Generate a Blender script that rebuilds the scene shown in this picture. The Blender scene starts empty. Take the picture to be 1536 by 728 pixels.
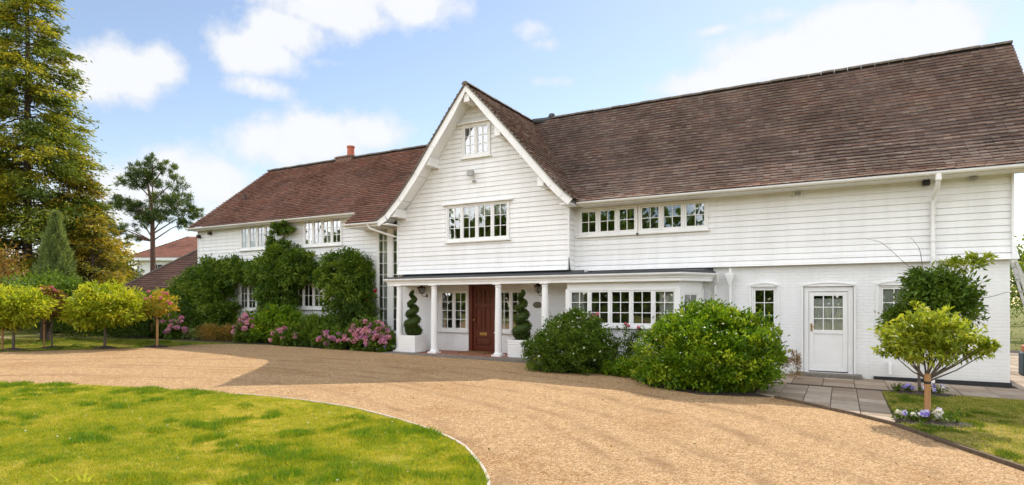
import bpy, math, random
import numpy as np
from mathutils import Vector, Matrix
rad = math.radians
random.seed(7)
RNG = np.random.default_rng(11)
SC = bpy.context.scene
COL = SC.collection

# ------------------------------------------------------------------ camera
CAM = Vector((0.0, -16.1, 1.65))
cd = bpy.data.cameras.new('camera')
cam = bpy.data.objects.new('camera', cd)
COL.objects.link(cam)
cam.location = CAM
cam.rotation_euler = (rad(90), 0, math.atan2(0.4811, 0.8766))
cd.sensor_fit = 'HORIZONTAL'
cd.sensor_width = 36.0
cd.lens = 36.0 * 900.0 / 1536.0
cd.shift_y = 91.0 / 1536.0
cd.clip_start = 0.1
cd.clip_end = 2000
SC.camera = cam

# ------------------------------------------------------------------ sky, sun, exposure
SUN_EL, SUN_AZ = rad(46.7), math.atan2(0.55, 7.62)
EXPOSURE = 1.2
SC.view_settings.view_transform = 'Standard'
SC.view_settings.look = 'None'
SC.view_settings.exposure = EXPOSURE
SC.view_settings.gamma = 1.0
SC.view_settings.use_curve_mapping = False

world = bpy.data.worlds.new('World')
SC.world = world
world.use_nodes = True
wn, wl = world.node_tree.nodes, world.node_tree.links
wn.clear()


def wnode(t, **kw):
    n = wn.new(t)
    for k, v in kw.items():
        setattr(n, k, v)
    return n


def wmath(op, a, b=None, clamp=False):
    n = wnode('ShaderNodeMath', operation=op, use_clamp=clamp)
    for i, s in enumerate((a, b)):
        if s is None:
            continue
        if isinstance(s, (int, float)):
            n.inputs[i].default_value = s
        else:
            wl.new(s, n.inputs[i])
    return n.outputs[0]


SKY_STRENGTH = 0.15
CLOUD = (2.82, 2.86, 2.93, 1)
SOUTH_FILL = (11.7, 11.6, 11.7, 1)
sky = wnode('ShaderNodeTexSky', sky_type='NISHITA', sun_disc=False, sun_elevation=SUN_EL, sun_rotation=SUN_AZ,
            air_density=1.0, dust_density=0.2, ozone_density=1.6)
tc = wnode('ShaderNodeTexCoord')
sepd = wnode('ShaderNodeSeparateXYZ')
wl.new(tc.outputs['Generated'], sepd.inputs[0])
nz = wnode('ShaderNodeTexNoise')
nz.inputs['Scale'].default_value = 8.0
nz.inputs['Detail'].default_value = 10.0
nz.inputs['Roughness'].default_value = 0.64
wl.new(tc.outputs['Generated'], nz.inputs['Vector'])
nz2 = wnode('ShaderNodeTexNoise')
nz2.inputs['Scale'].default_value = 2.2
nz2.inputs['Detail'].default_value = 5.0
mp = wnode('ShaderNodeMapping')
mp.inputs['Scale'].default_value = (1, 1, 2.2)
wl.new(tc.outputs['Generated'], mp.inputs[0])
wl.new(mp.outputs[0], nz2.inputs['Vector'])
# clouds: soft blobs on the sky (compass bearing, elevation, half-widths), edges broken by noise
bearing = wmath('ARCTAN2', sepd.outputs[0], sepd.outputs[1])
elev = wmath('ARCSINE', sepd.outputs[2])


def cloud_dir(x, y):
    u = (x - 768) / 900.0
    dx, dy, dz = -.4811 + u * .8766, .8766 + u * .4811, (455 - y) / 900.0
    return math.atan2(dx, dy), math.atan2(dz, math.hypot(dx, dy))


CLOUDS = [  # bearing, elevation, half-width, half-height (radians), weight
    (-1.098, .250, .075, .060, 1.0), (-1.035, .265, .070, .055, 1.0), (-.985, .275, .05, .05, .9), (-1.13, .22, .06, .05, .8),
]
for (x, y, w, h, k) in [(135, 120, 60, 45, 1.0), (190, 110, 65, 42, 1.05), (240, 105, 42, 36, .95), (385, 75, 62, 42, .95), (430, 45, 70, 40, .95), (500, 18, 110, 36, 1.0), (620, 8, 95, 34, 1.0),
                        (390, 132, 50, 20, .8), (780, 45, 62, 24, .7), (815, 65, 42, 14, .55), (395, 215, 80, 46, .95), (470, 205, 85, 42, .95), (560, 200, 80, 30, .8),
                        (300, 265, 120, 46, .8), (220, 290, 130, 55, .72), (1180, 82, 100, 36, 1.1), (1285, 45, 110, 48, 1.3), (1370, 45, 90, 46, 1.3), (1080, 122, 75, 22, 1.0), (1130, 105, 80, 26, 1.05), (1240, 95, 140, 40, 1.2), (1420, 60, 50, 36, 1.1),
                        (1170, 22, 50, 16, .5), (835, 122, 34, 12, .5), (480, 92, 40, 12, .4), (1075, 45, 30, 8, .4), (1536, 130, 60, 60, .8), (90, 330, 300, 60, .7)]:
    b, e = cloud_dir(x, y)
    b1, _ = cloud_dir(x + w, y)
    _, e1 = cloud_dir(x, y - h)
    CLOUDS.append((b, e, abs(b1 - b), abs(e1 - e), k))
CLOUDS = CLOUDS[4:]
acc = None
for (b, e, w, h, k) in CLOUDS:
    db = wmath('DIVIDE', wmath('SUBTRACT', bearing, b), w * 1.15)
    de = wmath('DIVIDE', wmath('SUBTRACT', elev, e), h * 1.15)
    r2 = wmath('ADD', wmath('MULTIPLY', db, db), wmath('MULTIPLY', de, de))
    g = wmath('MULTIPLY', wmath('POWER', 2.71828, wmath('MULTIPLY', r2, -1.0)), k * 1.18)
    acc = g if acc is None else wmath('MAXIMUM', acc, g)
fine = wmath('MULTIPLY', wmath('SUBTRACT', nz.outputs['Fac'], 0.5), 2.3)
edge = wmath('ADD', acc, fine)
front = wmath('MULTIPLY', wmath('SUBTRACT', edge, 0.36), 2.0, True)
# broken bright cloud added behind the camera, unseen, to fill the shaded facade
back_raw = wmath('MULTIPLY', wmath('SUBTRACT', wmath('ADD', nz2.outputs['Fac'], wmath('MULTIPLY', fine, .25)), 0.40), 5.0, True)
south = wmath('MULTIPLY', wmath('ADD', wmath('MULTIPLY', sepd.outputs[1], -1.0), 0.1), 2.2, True)
back = wmath('MULTIPLY', back_raw, south)
mask = wmath('MAXIMUM', front, back)
mask = wmath('MULTIPLY', mask, 0.96)
ccol = wnode('ShaderNodeMix', data_type='RGBA')
ccol.inputs['A'].default_value = (CLOUD[0] * .80, CLOUD[1] * .83, CLOUD[2] * .90, 1)
ccol.inputs['B'].default_value = CLOUD
wl.new(wmath('MULTIPLY', edge, 1.0, True), ccol.inputs['Factor'])
scol = wnode('ShaderNodeMix', data_type='RGBA')
wl.new(south, scol.inputs['Factor'])
wl.new(ccol.outputs['Result'], scol.inputs['A'])
scol.inputs['B'].default_value = SOUTH_FILL
mixc = wnode('ShaderNodeMix', data_type='RGBA')
wl.new(mask, mixc.inputs['Factor'])
skyg = wnode('ShaderNodeMix', data_type='RGBA', blend_type='MULTIPLY')
skyg.inputs['Factor'].default_value = 1.0
skyg.inputs['B'].default_value = (.66, .575, .52, 1)
wl.new(sky.outputs[0], skyg.inputs['A'])
wl.new(skyg.outputs['Result'], mixc.inputs['A'])
wl.new(scol.outputs['Result'], mixc.inputs['B'])
bg = wnode('ShaderNodeBackground')
bg.inputs['Strength'].default_value = SKY_STRENGTH
wl.new(mixc.outputs['Result'], bg.inputs['Color'])
wo = wnode('ShaderNodeOutputWorld')
wl.new(bg.outputs[0], wo.inputs[0])

sd = bpy.data.lights.new('sun', 'SUN')
sd.energy = 2.25
sd.angle = rad(0.6)
sd.color = (1.0, 0.93, 0.82)
sun = bpy.data.objects.new('sun', sd)
COL.objects.link(sun)
sun.rotation_euler = Vector((-.55, -7.62, -8.1)).to_track_quat('-Z', 'Y').to_euler()
SC.cycles.max_bounces = 8
SC.cycles.diffuse_bounces = 4
SC.cycles.transparent_max_bounces = 12
SC.cycles.use_denoising = True

# ------------------------------------------------------------------ helpers


def zg(x):
    return -.15 - .016 * (max(-32.0, min(9.0, x)) - 3.1)


class MB:
    """collects polygons, builds one mesh object"""

    def __init__(s):
        s.v, s.f, s.t = [], [], []

    def poly(s, pts, tint=0.5):
        n = len(s.v)
        s.v += [tuple(p) for p in pts]
        s.f.append(tuple(range(n, n + len(pts))))
        s.t.append(tint)

    def faces(s, vs, fs, tint=0.5):
        n = len(s.v)
        s.v += [tuple(p) for p in vs]
        for f in fs:
            s.f.append(tuple(i + n for i in f))
            s.t.append(tint)

    def box(s, x0, x1, y0, y1, z0, z1, tint=.5):
        s.faces([(x0, y0, z0), (x1, y0, z0), (x1, y1, z0), (x0, y1, z0), (x0, y0, z1), (x1, y0, z1), (x1, y1, z1), (x0, y1, z1)],
                [(0, 3, 2, 1), (4, 5, 6, 7), (0, 1, 5, 4), (1, 2, 6, 5), (2, 3, 7, 6), (3, 0, 4, 7)], tint)

    def fbox(s, fr, u0, u1, z0, z1, n0, n1, tint=.5):
        c = [fr(u, z, n) for z in (z0, z1) for (u, n) in ((u0, n1), (u1, n1), (u1, n0), (u0, n0))]
        s.faces(c, [(0, 3, 2, 1), (4, 5, 6, 7), (0, 1, 5, 4), (1, 2, 6, 5), (2, 3, 7, 6), (3, 0, 4, 7)], tint)

    def prism(s, a, b, tint=.5):
        """a, b: matching outlines (lists of points), capped"""
        n = len(a)
        fs = [tuple(range(n))[::-1], tuple(range(n, 2 * n))]
        for i in range(n):
            j = (i + 1) % n
            fs.append((i, j, n + j, n + i))
        s.faces(list(a) + list(b), fs, tint)

    def tube(s, pts, r, n=8, r1=None, tint=.5, cap=True):
        pts = [Vector(p) for p in pts]
        m = len(pts)
        rings = []
        side = None
        for i, p in enumerate(pts):
            d = (pts[min(i + 1, m - 1)] - pts[max(i - 1, 0)])
            if d.length < 1e-9:
                d = Vector((0, 0, 1))
            d.normalize()
            if side is None:
                side = d.orthogonal().normalized()
            else:
                side = side - d * side.dot(d)
                side = side.normalized() if side.length > 1e-6 else d.orthogonal().normalized()
            up = d.cross(side)
            if isinstance(r, (list, tuple)):
                rr = r[i]
            else:
                rr = r if r1 is None else r + (r1 - r) * i / max(1, m - 1)
            rings.append([p + (side * math.cos(2 * math.pi * k / n) + up * math.sin(2 * math.pi * k / n)) * rr for k in range(n)])
        vs = [q for ring in rings for q in ring]
        fs = []
        for i in range(m - 1):
            for k in range(n):
                k2 = (k + 1) % n
                fs.append((i * n + k, i * n + k2, (i + 1) * n + k2, (i + 1) * n + k))
        if cap:
            fs.append(tuple(range(n))[::-1])
            fs.append(tuple(range((m - 1) * n, m * n)))
        s.faces(vs, fs, tint)

    def lathe(s, c, prof, n=16, tint=.5):
        s.tube([(c[0], c[1], c[2] + z) for (r, z) in prof], [r for (r, z) in prof], n, tint=tint)

    def build(s, name, mat, parent=None, smooth=False, bevel=0, tints=False):
        me = bpy.data.meshes.new(name)
        me.from_pydata(s.v, [], s.f)
        if tints:
            at = me.attributes.new('tint', 'FLOAT', 'FACE')
            at.data.foreach_set('value', np.array(s.t, dtype=np.float32))
        return link(name, me, mat, parent, smooth, bevel)


def link(name, me, mat, parent=None, smooth=False, bevel=0):
    me.update()
    if mat is not None:
        me.materials.append(mat)
    if smooth:
        me.polygons.foreach_set('use_smooth', [True] * len(me.polygons))
        if hasattr(me, 'set_sharp_from_angle'):
            me.set_sharp_from_angle(angle=rad(40))
    o = bpy.data.objects.new(name, me)
    COL.objects.link(o)
    if bevel:
        b = o.modifiers.new('bevel', 'BEVEL')
        b.width = bevel
        b.segments = 2
        b.limit_method = 'ANGLE'
    if parent is not None:
        put(o, parent)
    return o


def world_of(o):
    m = o.matrix_basis.copy()
    p, ch = o.parent, o
    while p is not None:
        m = p.matrix_basis @ ch.matrix_parent_inverse @ m
        ch, p = p, p.parent
    return m


def put(o, parent):
    o.parent = parent
    o.matrix_parent_inverse = world_of(parent).inverted()


def tag(o, label=None, cat=None, group=None, kind=None):
    for k, v in (('label', label), ('category', cat), ('group', group), ('kind', kind)):
        if v:
            o[k] = v
    return o


def empty(name, loc, label=None, cat=None, group=None, rz=0):
    o = bpy.data.objects.new(name, None)
    COL.objects.link(o)
    o.location = loc
    o.rotation_euler = (0, 0, rz)
    o.empty_display_size = .2
    return tag(o, label, cat, group)


def copy_tree(o, parent=None):
    c = o.copy()
    COL.objects.link(c)
    if parent is not None:
        c.parent = parent
    for ch in list(o.children):
        copy_tree(ch, c)
    return c


# ------------------------------------------------------------------ materials


class NT:
    def __init__(s, name):
        s.m = bpy.data.materials.new(name)
        s.m.use_nodes = True
        s.n, s.l = s.m.node_tree.nodes, s.m.node_tree.links
        s.n.clear()
        s.out = s.n.new('ShaderNodeOutputMaterial')

    def node(s, t, **kw):
        n = s.n.new(t)
        for k, v in kw.items():
            if k.startswith('i_'):
                n.inputs[k[2:].replace('_', ' ')].default_value = v
            else:
                setattr(n, k, v)
        return n

    def con(s, a, b):
        s.l.new(a, b)

    def coord(s, scale=(1, 1, 1), rot=(0, 0, 0)):
        t = s.node('ShaderNodeNewGeometry')
        mpn = s.node('ShaderNodeMapping')
        mpn.inputs['Scale'].default_value = scale
        mpn.inputs['Rotation'].default_value = rot
        s.con(t.outputs['Position'], mpn.inputs[0])
        return mpn.outputs[0]

    def objcoord(s):
        return s.node('ShaderNodeTexCoord').outputs['Object']

    def noise(s, vec, scale, detail=3, rough=.55):
        n = s.node('ShaderNodeTexNoise')
        n.inputs['Scale'].default_value = scale
        n.inputs['Detail'].default_value = detail
        n.inputs['Roughness'].default_value = rough
        if vec is not None:
            s.con(vec, n.inputs['Vector'])
        return n.outputs['Fac']

    def ramp(s, fac, stops):
        r = s.node('ShaderNodeValToRGB')
        e = r.color_ramp.elements
        while len(e) < len(stops):
            e.new(.5)
        for el, (p, c) in zip(e, stops):
            el.position = p
            el.color = (*c, 1) if len(c) == 3 else c
        s.con(fac, r.inputs[0])
        return r.outputs[0]

    def mix(s, fac, a, b, blend='MIX'):
        n = s.node('ShaderNodeMix', data_type='RGBA', blend_type=blend)
        for k, v in (('Factor', fac), ('A', a), ('B', b)):
            sock = n.inputs[k]
            if isinstance(v, (int, float)):
                sock.default_value = v
            elif isinstance(v, tuple):
                sock.default_value = (*v, 1) if len(v) == 3 else v
            else:
                s.con(v, sock)
        return n.outputs['Result']

    def math(s, op, a, b=None, clamp=False):
        n = s.node('ShaderNodeMath', operation=op, use_clamp=clamp)
        for i, v in enumerate((a, b)):
            if v is None:
                continue
            if isinstance(v, (int, float)):
                n.inputs[i].default_value = v
            else:
                s.con(v, n.inputs[i])
        return n.outputs[0]

    def bump(s, h, strength=.5, dist=.01):
        b = s.node('ShaderNodeBump')
        b.inputs['Strength'].default_value = strength
        b.inputs['Distance'].default_value = dist
        s.con(h, b.inputs['Height'])
        return b.outputs[0]

    def pbr(s, color, rough=.6, normal=None, metallic=0, spec=.5):
        p = s.node('ShaderNodeBsdfPrincipled')
        if isinstance(color, tuple):
            p.inputs['Base Color'].default_value = (*color, 1)
        else:
            s.con(color, p.inputs['Base Color'])
        if isinstance(rough, (int, float)):
            p.inputs['Roughness'].default_value = rough
        else:
            s.con(rough, p.inputs['Roughness'])
        p.inputs['Metallic'].default_value = metallic
        p.inputs['Specular IOR Level'].default_value = spec
        if normal is not None:
            s.con(normal, p.inputs['Normal'])
        return p

    def done(s, sh):
        s.con(sh.outputs[0], s.out.inputs[0])
        return s.m


def m_simple(name, c, rough=.6, var=.12, scale=6, metallic=0, bump=0, bscale=60, spec=.5):
    t = NT(name)
    co = t.coord()
    n = t.noise(co, scale, 5)
    a = tuple(x * (1 - var) for x in c)
    b = tuple(min(1, x * (1 + var)) for x in c)
    col = t.ramp(n, [(.3, a), (.7, b)])
    nor = t.bump(t.noise(co, bscale, 3), bump, .006) if bump else None
    return t.done(t.pbr(col, rough, nor, metallic, spec))


def m_boards():
    t = NT('white_boards')
    co = t.coord((.35, .35, 9))
    grain = t.noise(co, 3, 5)
    dirt = t.noise(t.coord((2.2, 2.2, .16)), 1.3, 6, .7)
    c1 = t.ramp(dirt, [(.28, (.71, .705, .685)), (.58, (.85, .85, .845))])
    col = t.mix(.35, c1, t.ramp(grain, [(.3, (.77, .765, .755)), (.7, (.86, .858, .85))]))
    return t.done(t.pbr(col, .5, t.bump(grain, .25, .006), 0, .35))


def m_paint():
    t = NT('white_paint')
    co = t.coord()
    n = t.noise(co, 2.2, 5)
    col = t.ramp(n, [(.3, (.77, .765, .745)), (.7, (.84, .835, .82))])
    return t.done(t.pbr(col, .38, None, 0, .4))


def m_brick():
    t = NT('painted_brick')
    g = t.node('ShaderNodeNewGeometry')
    sep = t.node('ShaderNodeSeparateXYZ')
    t.con(g.outputs['Position'], sep.inputs[0])
    cmb = t.node('ShaderNodeCombineXYZ')
    t.con(t.math('ADD', sep.outputs[0], sep.outputs[1]), cmb.inputs[0])
    t.con(sep.outputs[2], cmb.inputs[1])
    b = t.node('ShaderNodeTexBrick')
    b.offset = .5
    b.inputs['Scale'].default_value = 1
    b.inputs['Brick Width'].default_value = .225
    b.inputs['Row Height'].default_value = .075
    b.inputs['Mortar Size'].default_value = .008
    b.inputs['Mortar Smooth'].default_value = .6
    b.inputs['Color1'].default_value = (.835, .835, .832, 1)
    b.inputs['Color2'].default_value = (.815, .815, .813, 1)
    b.inputs['Mortar'].default_value = (.815, .815, .812, 1)
    t.con(cmb.outputs[0], b.inputs['Vector'])
    n = t.noise(t.coord(), 14, 5)
    dirt = t.ramp(t.noise(t.coord((1.6, 1.6, .3)), 1.1, 6, .7), [(.3, (.91, .905, .89)), (.6, (1, 1, 1))])
    col = t.mix(1.0, b.outputs['Color'], dirt, 'MULTIPLY')
    # splash and algae stain just above the ground
    low = t.math('MULTIPLY', t.math('SUBTRACT', t.math('ADD', .16, t.math('MULTIPLY', t.noise(t.coord(), 2.6, 5, .7), .42)), sep.outputs[2]), 2.6, True)
    col = t.mix(t.math('MULTIPLY', low, .30), col, (.50, .49, .40))
    h = t.math('ADD', t.math('MULTIPLY', b.outputs['Fac'], -1.0), t.math('MULTIPLY', n, .7))
    return t.done(t.pbr(col, .55, t.bump(h, .55, .010), 0, .35))


def m_tiles(name, stops):
    t = NT(name)
    a = t.node('ShaderNodeAttribute', attribute_name='tint')
    co = t.coord()
    col = t.ramp(a.outputs['Fac'], stops)
    patch = t.ramp(t.noise(co, .9, 5, .65), [(.30, (.62, .62, .60)), (.55, (1, 1, 1)), (.75, (1.15, 1.0, .92))])
    col = t.mix(1.0, col, patch, 'MULTIPLY')
    lich = t.ramp(t.noise(co, 16, 4, .6), [(.68, (0, 0, 0)), (.8, (1, 1, 1))])
    col = t.mix(t.math('MULTIPLY', lich, .25), col, (.30, .29, .24))
    return t.done(t.pbr(col, .85, t.bump(t.noise(co, 45, 4), .5, .01), 0, .25))


def m_leaf(name, a, b, c=None, trans=.35, rough=.55, tr_gain=1.5):
    """colour follows each leaf's own random tint, a -> b (-> c)"""
    t = NT(name)
    at = t.node('ShaderNodeAttribute', attribute_name='tint')
    st = [(0.05, a), (.95, b)] if c is None else [(0.05, a), (.55, b), (.95, c)]
    col = t.ramp(at.outputs['Fac'], st)
    p = t.pbr(col, rough, None, 0, .3)
    tr = t.node('ShaderNodeBsdfTranslucent')
    t.con(t.mix(1.0, col, (tr_gain * 1.15, tr_gain, tr_gain * .5), 'MULTIPLY'), tr.inputs[0])
    mx = t.node('ShaderNodeMixShader')
    mx.inputs[0].default_value = trans
    t.con(p.outputs[0], mx.inputs[1])
    t.con(tr.outputs[0], mx.inputs[2])
    return t.done(mx)


def m_glass():
    t = NT('window_glass')
    fr = t.node('ShaderNodeFresnel')
    fr.inputs['IOR'].default_value = 1.5
    fac = t.math('ADD', t.math('MULTIPLY', fr.outputs[0], 2.4), .16, True)
    g = t.node('ShaderNodeBsdfGlossy')
    g.inputs['Roughness'].default_value = .015
    g.inputs['Color'].default_value = (.92, .94, .95, 1)
    n = t.noise(t.coord(), 2.6, 2)
    t.con(t.bump(n, .012, .02), g.inputs['Normal'])
    tr = t.node('ShaderNodeBsdfTransparent')
    tr.inputs['Color'].default_value = (.90, .93, .91, 1)
    mx = t.node('ShaderNodeMixShader')
    t.con(fac, mx.inputs[0])
    t.con(tr.outputs[0], mx.inputs[1])
    t.con(g.outputs[0], mx.inputs[2])
    return t.done(mx)


def m_gravel():
    t = NT('gravel_stones')
    co = t.coord()
    v = t.node('ShaderNodeTexVoronoi')
    v.inputs['Scale'].default_value = 72
    t.con(co, v.inputs['Vector'])
    sepc = t.node('ShaderNodeSeparateColor')
    t.con(v.outputs['Color'], sepc.inputs[0])
    stone = t.ramp(sepc.outputs[0], [(0, (.25, .130, .052)), (.2, (.41, .24, .108)), (.5, (.54, .335, .155)), (.8, (.63, .42, .22)), (1, (.75, .58, .38))])
    big = t.noise(co, .55, 5, .6)
    tone = t.ramp(big, [(.3, (.84, .77, .68)), (.46, (1, 1, 1)), (.72, (1.07, 1.07, 1.08))])
    col = t.mix(1.0, stone, tone, 'MULTIPLY')
    mid = t.ramp(t.noise(co, 9, 4, .7), [(.35, (.84, .81, .77)), (.6, (1.06, 1.05, 1.04))])
    col = t.mix(1.0, col, mid, 'MULTIPLY')
    # worn wheel tracks: curved bands about the turning circle
    g = t.node('ShaderNodeNewGeometry')
    dv = t.node('ShaderNodeVectorMath', operation='DISTANCE')
    t.con(g.outputs['Position'], dv.inputs[0])
    dv.inputs[1].default_value = (-9.5, -16.5, 0)
    wob = t.math('ADD', dv.outputs['Value'], t.math('MULTIPLY', t.noise(co, .4, 2), .9))
    band = None
    for rr, ww in ((8.95, .12), (10.35, .10), (10.8, .13), (11.5, .09), (12.5, .14), (13.5, .12)):
        q = t.math('DIVIDE', t.math('SUBTRACT', wob, rr), ww)
        gg = t.math('POWER', 2.718, t.math('MULTIPLY', t.math('MULTIPLY', q, q), -1.0))
        band = gg if band is None else t.math('MAXIMUM', band, gg)
    band = t.math('MULTIPLY', band, t.math('MULTIPLY', t.math('SUBTRACT', t.noise(co, 1.1, 4), .38), 3.0, True))
    col = t.mix(t.math('MULTIPLY', band, .8), col, (.27, .15, .07))
    h = t.math('ADD', t.math('MULTIPLY', v.outputs['Distance'], -1.0), t.math('MULTIPLY', t.noise(co, 25, 4), .6))
    return t.done(t.pbr(col, .9, t.bump(h, 1.0, .02), 0, .2))


def m_lawn(name, stops, scale=1.6):
    t = NT(name)
    co = t.coord((1, 1, 1))
    n = t.noise(co, scale, 6, .62)
    f = t.noise(co, 70, 3, .7)
    col = t.ramp(t.math('ADD', t.math('MULTIPLY', n, .8), t.math('MULTIPLY', f, .2)), stops)
    return t.done(t.pbr(col, .9, t.bump(t.noise(co, 120, 3), .8, .02), 0, .15))


def m_attr(name, stops, rough=.8, attr='tint', bump=0, bs=40):
    t = NT(name)
    a = t.node('ShaderNodeAttribute', attribute_name=attr)
    col = t.ramp(a.outputs['Fac'], stops)
    co = t.coord()
    col = t.mix(1.0, col, t.ramp(t.noise(co, 5, 5, .65), [(.3, (.80, .79, .77)), (.65, (1.05, 1.05, 1.05))]), 'MULTIPLY')
    return t.done(t.pbr(col, rough, t.bump(t.noise(co, bs, 4), bump, .008) if bump else None, 0, .25))


def m_wood(name, a, b, rough=.4, spec=.5):
    t = NT(name)
    n = t.noise(t.coord((22, 22, 1.4)), 1.0, 5, .6)
    col = t.ramp(n, [(.3, a), (.7, b)])
    return t.done(t.pbr(col, rough, t.bump(n, .15, .004), 0, spec))


M = dict(
    boards=m_boards(), paint=m_paint(), brick=m_brick(), glass=m_glass(), gravel=m_gravel(),
    tile=m_tiles('clay_tiles', [(0, (.078, .060, .052)), (.3, (.155, .106, .088)), (.55, (.25, .158, .128)), (.75, (.37, .225, .178)), (.9, (.48, .335, .275)), (1, (.56, .45, .38))]),
    tile_left=m_tiles('clay_tiles_red', [(0, (.095, .060, .050)), (.35, (.185, .100, .076)), (.6, (.285, .135, .097)), (.8, (.40, .180, .125)), (1, (.52, .31, .23))]),
    tile_far=m_tiles('clay_tiles_pink', [(0, (.26, .12, .085)), (.5, (.38, .175, .125)), (1, (.48, .25, .19))]),
    tile_garage=m_tiles('clay_tiles_grey', [(0, (.14, .080, .062)), (.5, (.22, .125, .10)), (1, (.29, .175, .14))]),
    ridge=m_simple('ridge_clay', (.135, .11, .085), .85, .35, 9, bump=.5),
    chimney=m_simple('chimney_brick', (.19, .105, .075), .85, .3, 14, bump=.6),
    lead=m_simple('lead_sheet', (.045, .047, .05), .55, .2, 8),
    black=m_simple('black_metal', (.018, .016, .015), .4, .2, 20),
    bronze=m_simple('lantern_bronze', (.045, .022, .014), .4, .25, 20, metallic=.5),
    brass=m_simple('brass', (.55, .36, .13), .28, .15, 20, metallic=1.0),
    mahogany=m_wood('mahogany', (.080, .015, .007), (.140, .027, .010), .3),
    terracotta=m_simple('terracotta', (.42, .12, .06), .8, .15, 12),
    plinth=m_simple('black_plinth', (.012, .013, .016), .5, .2, 10),
    paving=m_attr('paving_slabs', [(0, (.29, .215, .15)), (.5, (.38, .295, .215)), (1, (.46, .37, .28))], .85, bump=.5),
    porch_tile=m_attr('porch_tiles', [(0, (.26, .10, .06)), (1, (.36, .16, .10))], .6),
    stone=m_simple('step_stone', (.17, .15, .125), .85, .25, 9, bump=.5),
    soil=m_simple('bed_soil', (.055, .036, .024), .95, .4, 14, bump=1.0, bscale=50),
    stake=m_wood('stake_wood', (.33, .17, .07), (.46, .26, .12), .8, .2),
    timber=m_wood('edging_timber', (.085, .06, .04), (.16, .115, .075), .85, .2),
    bark=m_simple('grey_bark', (.12, .095, .075), .9, .35, 18, bump=.9, bscale=40),
    bark_red=m_simple('pine_bark', (.13, .070, .052), .9, .35, 9, bump=.9, bscale=18),
    bark_dark=m_simple('dark_bark', (.07, .05, .038), .9, .35, 12, bump=.9, bscale=25),
    rubber=m_simple('grey_plastic', (.35, .35, .34), .5, .1),
    pale_edge=m_simple('pale_edging', (.50, .42, .34), .8, .2, 7),
    coir=m_simple('coir_mat', (.20, .10, .035), .95, .3, 60, bump=1.0, bscale=150),
    alu=m_simple('aluminium', (.55, .54, .52), .4, .15, 12, metallic=.6),
    room=m_simple('room_wall', (.55, .50, .42), .9, .05),
    curtain=m_simple('curtain_cloth', (.86, .85, .82), .9, .08, 10),
    lamp_glass=m_simple('lantern_glass', (.45, .46, .44), .12, .1),
    slate=m_simple('slate_plaque', (.10, .085, .055), .5, .5, 30),
    teal=m_simple('teal_plastic', (.02, .07, .10), .5), orange=m_simple('orange_plastic', (.62, .16, .03), .5),
)

# ------------------------------------------------------------------ ground


def sheet(name, outline, mat, dz, kind='structure', grid=None):
    """flat sheet following the slope of the site"""
    mb = MB()
    mb.poly([(x, y, zg(x) + dz) for x, y in outline])
    o = mb.build(name, mat)
    return tag(o, kind=kind)


def catmull(pts, n=10, closed=False):
    out = []
    m = len(pts)
    rng = range(m if closed else m - 1)
    for i in rng:
        p = [pts[(i + k) % m] if closed else pts[max(0, min(m - 1, i + k))] for k in (-1, 0, 1, 2)]
        for j in range(n):
            t = j / n
            q = []
            for a, b, c, d in zip(*p):
                q.append(.5 * ((2 * b) + (-a + c) * t + (2 * a - 5 * b + 4 * c - d) * t * t + (-a + 3 * b - 3 * c + d) * t ** 3))
            out.append(tuple(q))
    if not closed:
        out.append(tuple(pts[-1]))
    return out


def inside(poly, x, y):
    """vectorised point in polygon"""
    x, y = np.asarray(x), np.asarray(y)
    r = np.zeros(x.shape, bool)
    n = len(poly)
    for i in range(n):
        x0, y0 = poly[i]
        x1, y1 = poly[(i + 1) % n]
        if y0 == y1:
            continue
        c = ((y0 > y) != (y1 > y)) & (x < (x1 - x0) * (y - y0) / (y1 - y0) + x0)
        r ^= c
    return r


def vnoise(x, y, scale, seed=0):
    """smooth value noise 0..1"""
    rs = np.random.default_rng(seed)
    tab = rs.random((128, 128))
    fx, fy = np.asarray(x) * scale + 37.3, np.asarray(y) * scale + 91.7
    ix, iy = np.floor(fx).astype(int), np.floor(fy).astype(int)
    tx, ty = fx - ix, fy - iy
    tx, ty = tx * tx * (3 - 2 * tx), ty * ty * (3 - 2 * ty)
    g = lambda a, b: tab[a % 128, b % 128]
    return (g(ix, iy) * (1 - tx) + g(ix + 1, iy) * tx) * (1 - ty) + (g(ix, iy + 1) * (1 - tx) + g(ix + 1, iy + 1) * tx) * ty


gm = MB()
gx, gy = [-600, -120, -32, 9, 120, 600], [-400, -60, 0, 60, 600]
for i in range(5):
    for j in range(4):
        gm.poly([(gx[i], gy[j], zg(gx[i])), (gx[i + 1], gy[j], zg(gx[i + 1])), (gx[i + 1], gy[j + 1], zg(gx[i + 1])), (gx[i], gy[j + 1], zg(gx[i]))])
M['meadow'] = m_lawn('far_lawn', [(.3, (.085, .105, .02)), (.5, (.15, .15, .035)), (.7, (.22, .19, .06))], 1.1)
tag(gm.build('ground', M['meadow']), kind='structure')

drive = [(-31.5, -13.5), (-26, -10.6), (-22.6, -9.3), (-21.23, -8.05), (-20.6, -6.9), (-20.05, -5.99), (-19.7, -5.0), (-19.55, -4.24), (-19.5, -3.2), (-18.9, -2.3), (-17.75, -1.78), (-14.6, -1.7), (-12.2, -1.62),
         (-12.2, -1.0), (-7, -.9), (-4.6, -.9), (-1.03, -1.5), (-1.03, -4.2), (-.35, -4.78), (.18, -5.26), (.62, -5.78), (1.65, -7.9), (3.0, -11.0), (4.6, -15), (5.6, -19), (3, -21.5), (-20, -21.5), (-31.5, -19)]
tag(sheet('gravel_drive', drive, M['gravel'], .004), kind='structure')

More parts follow.
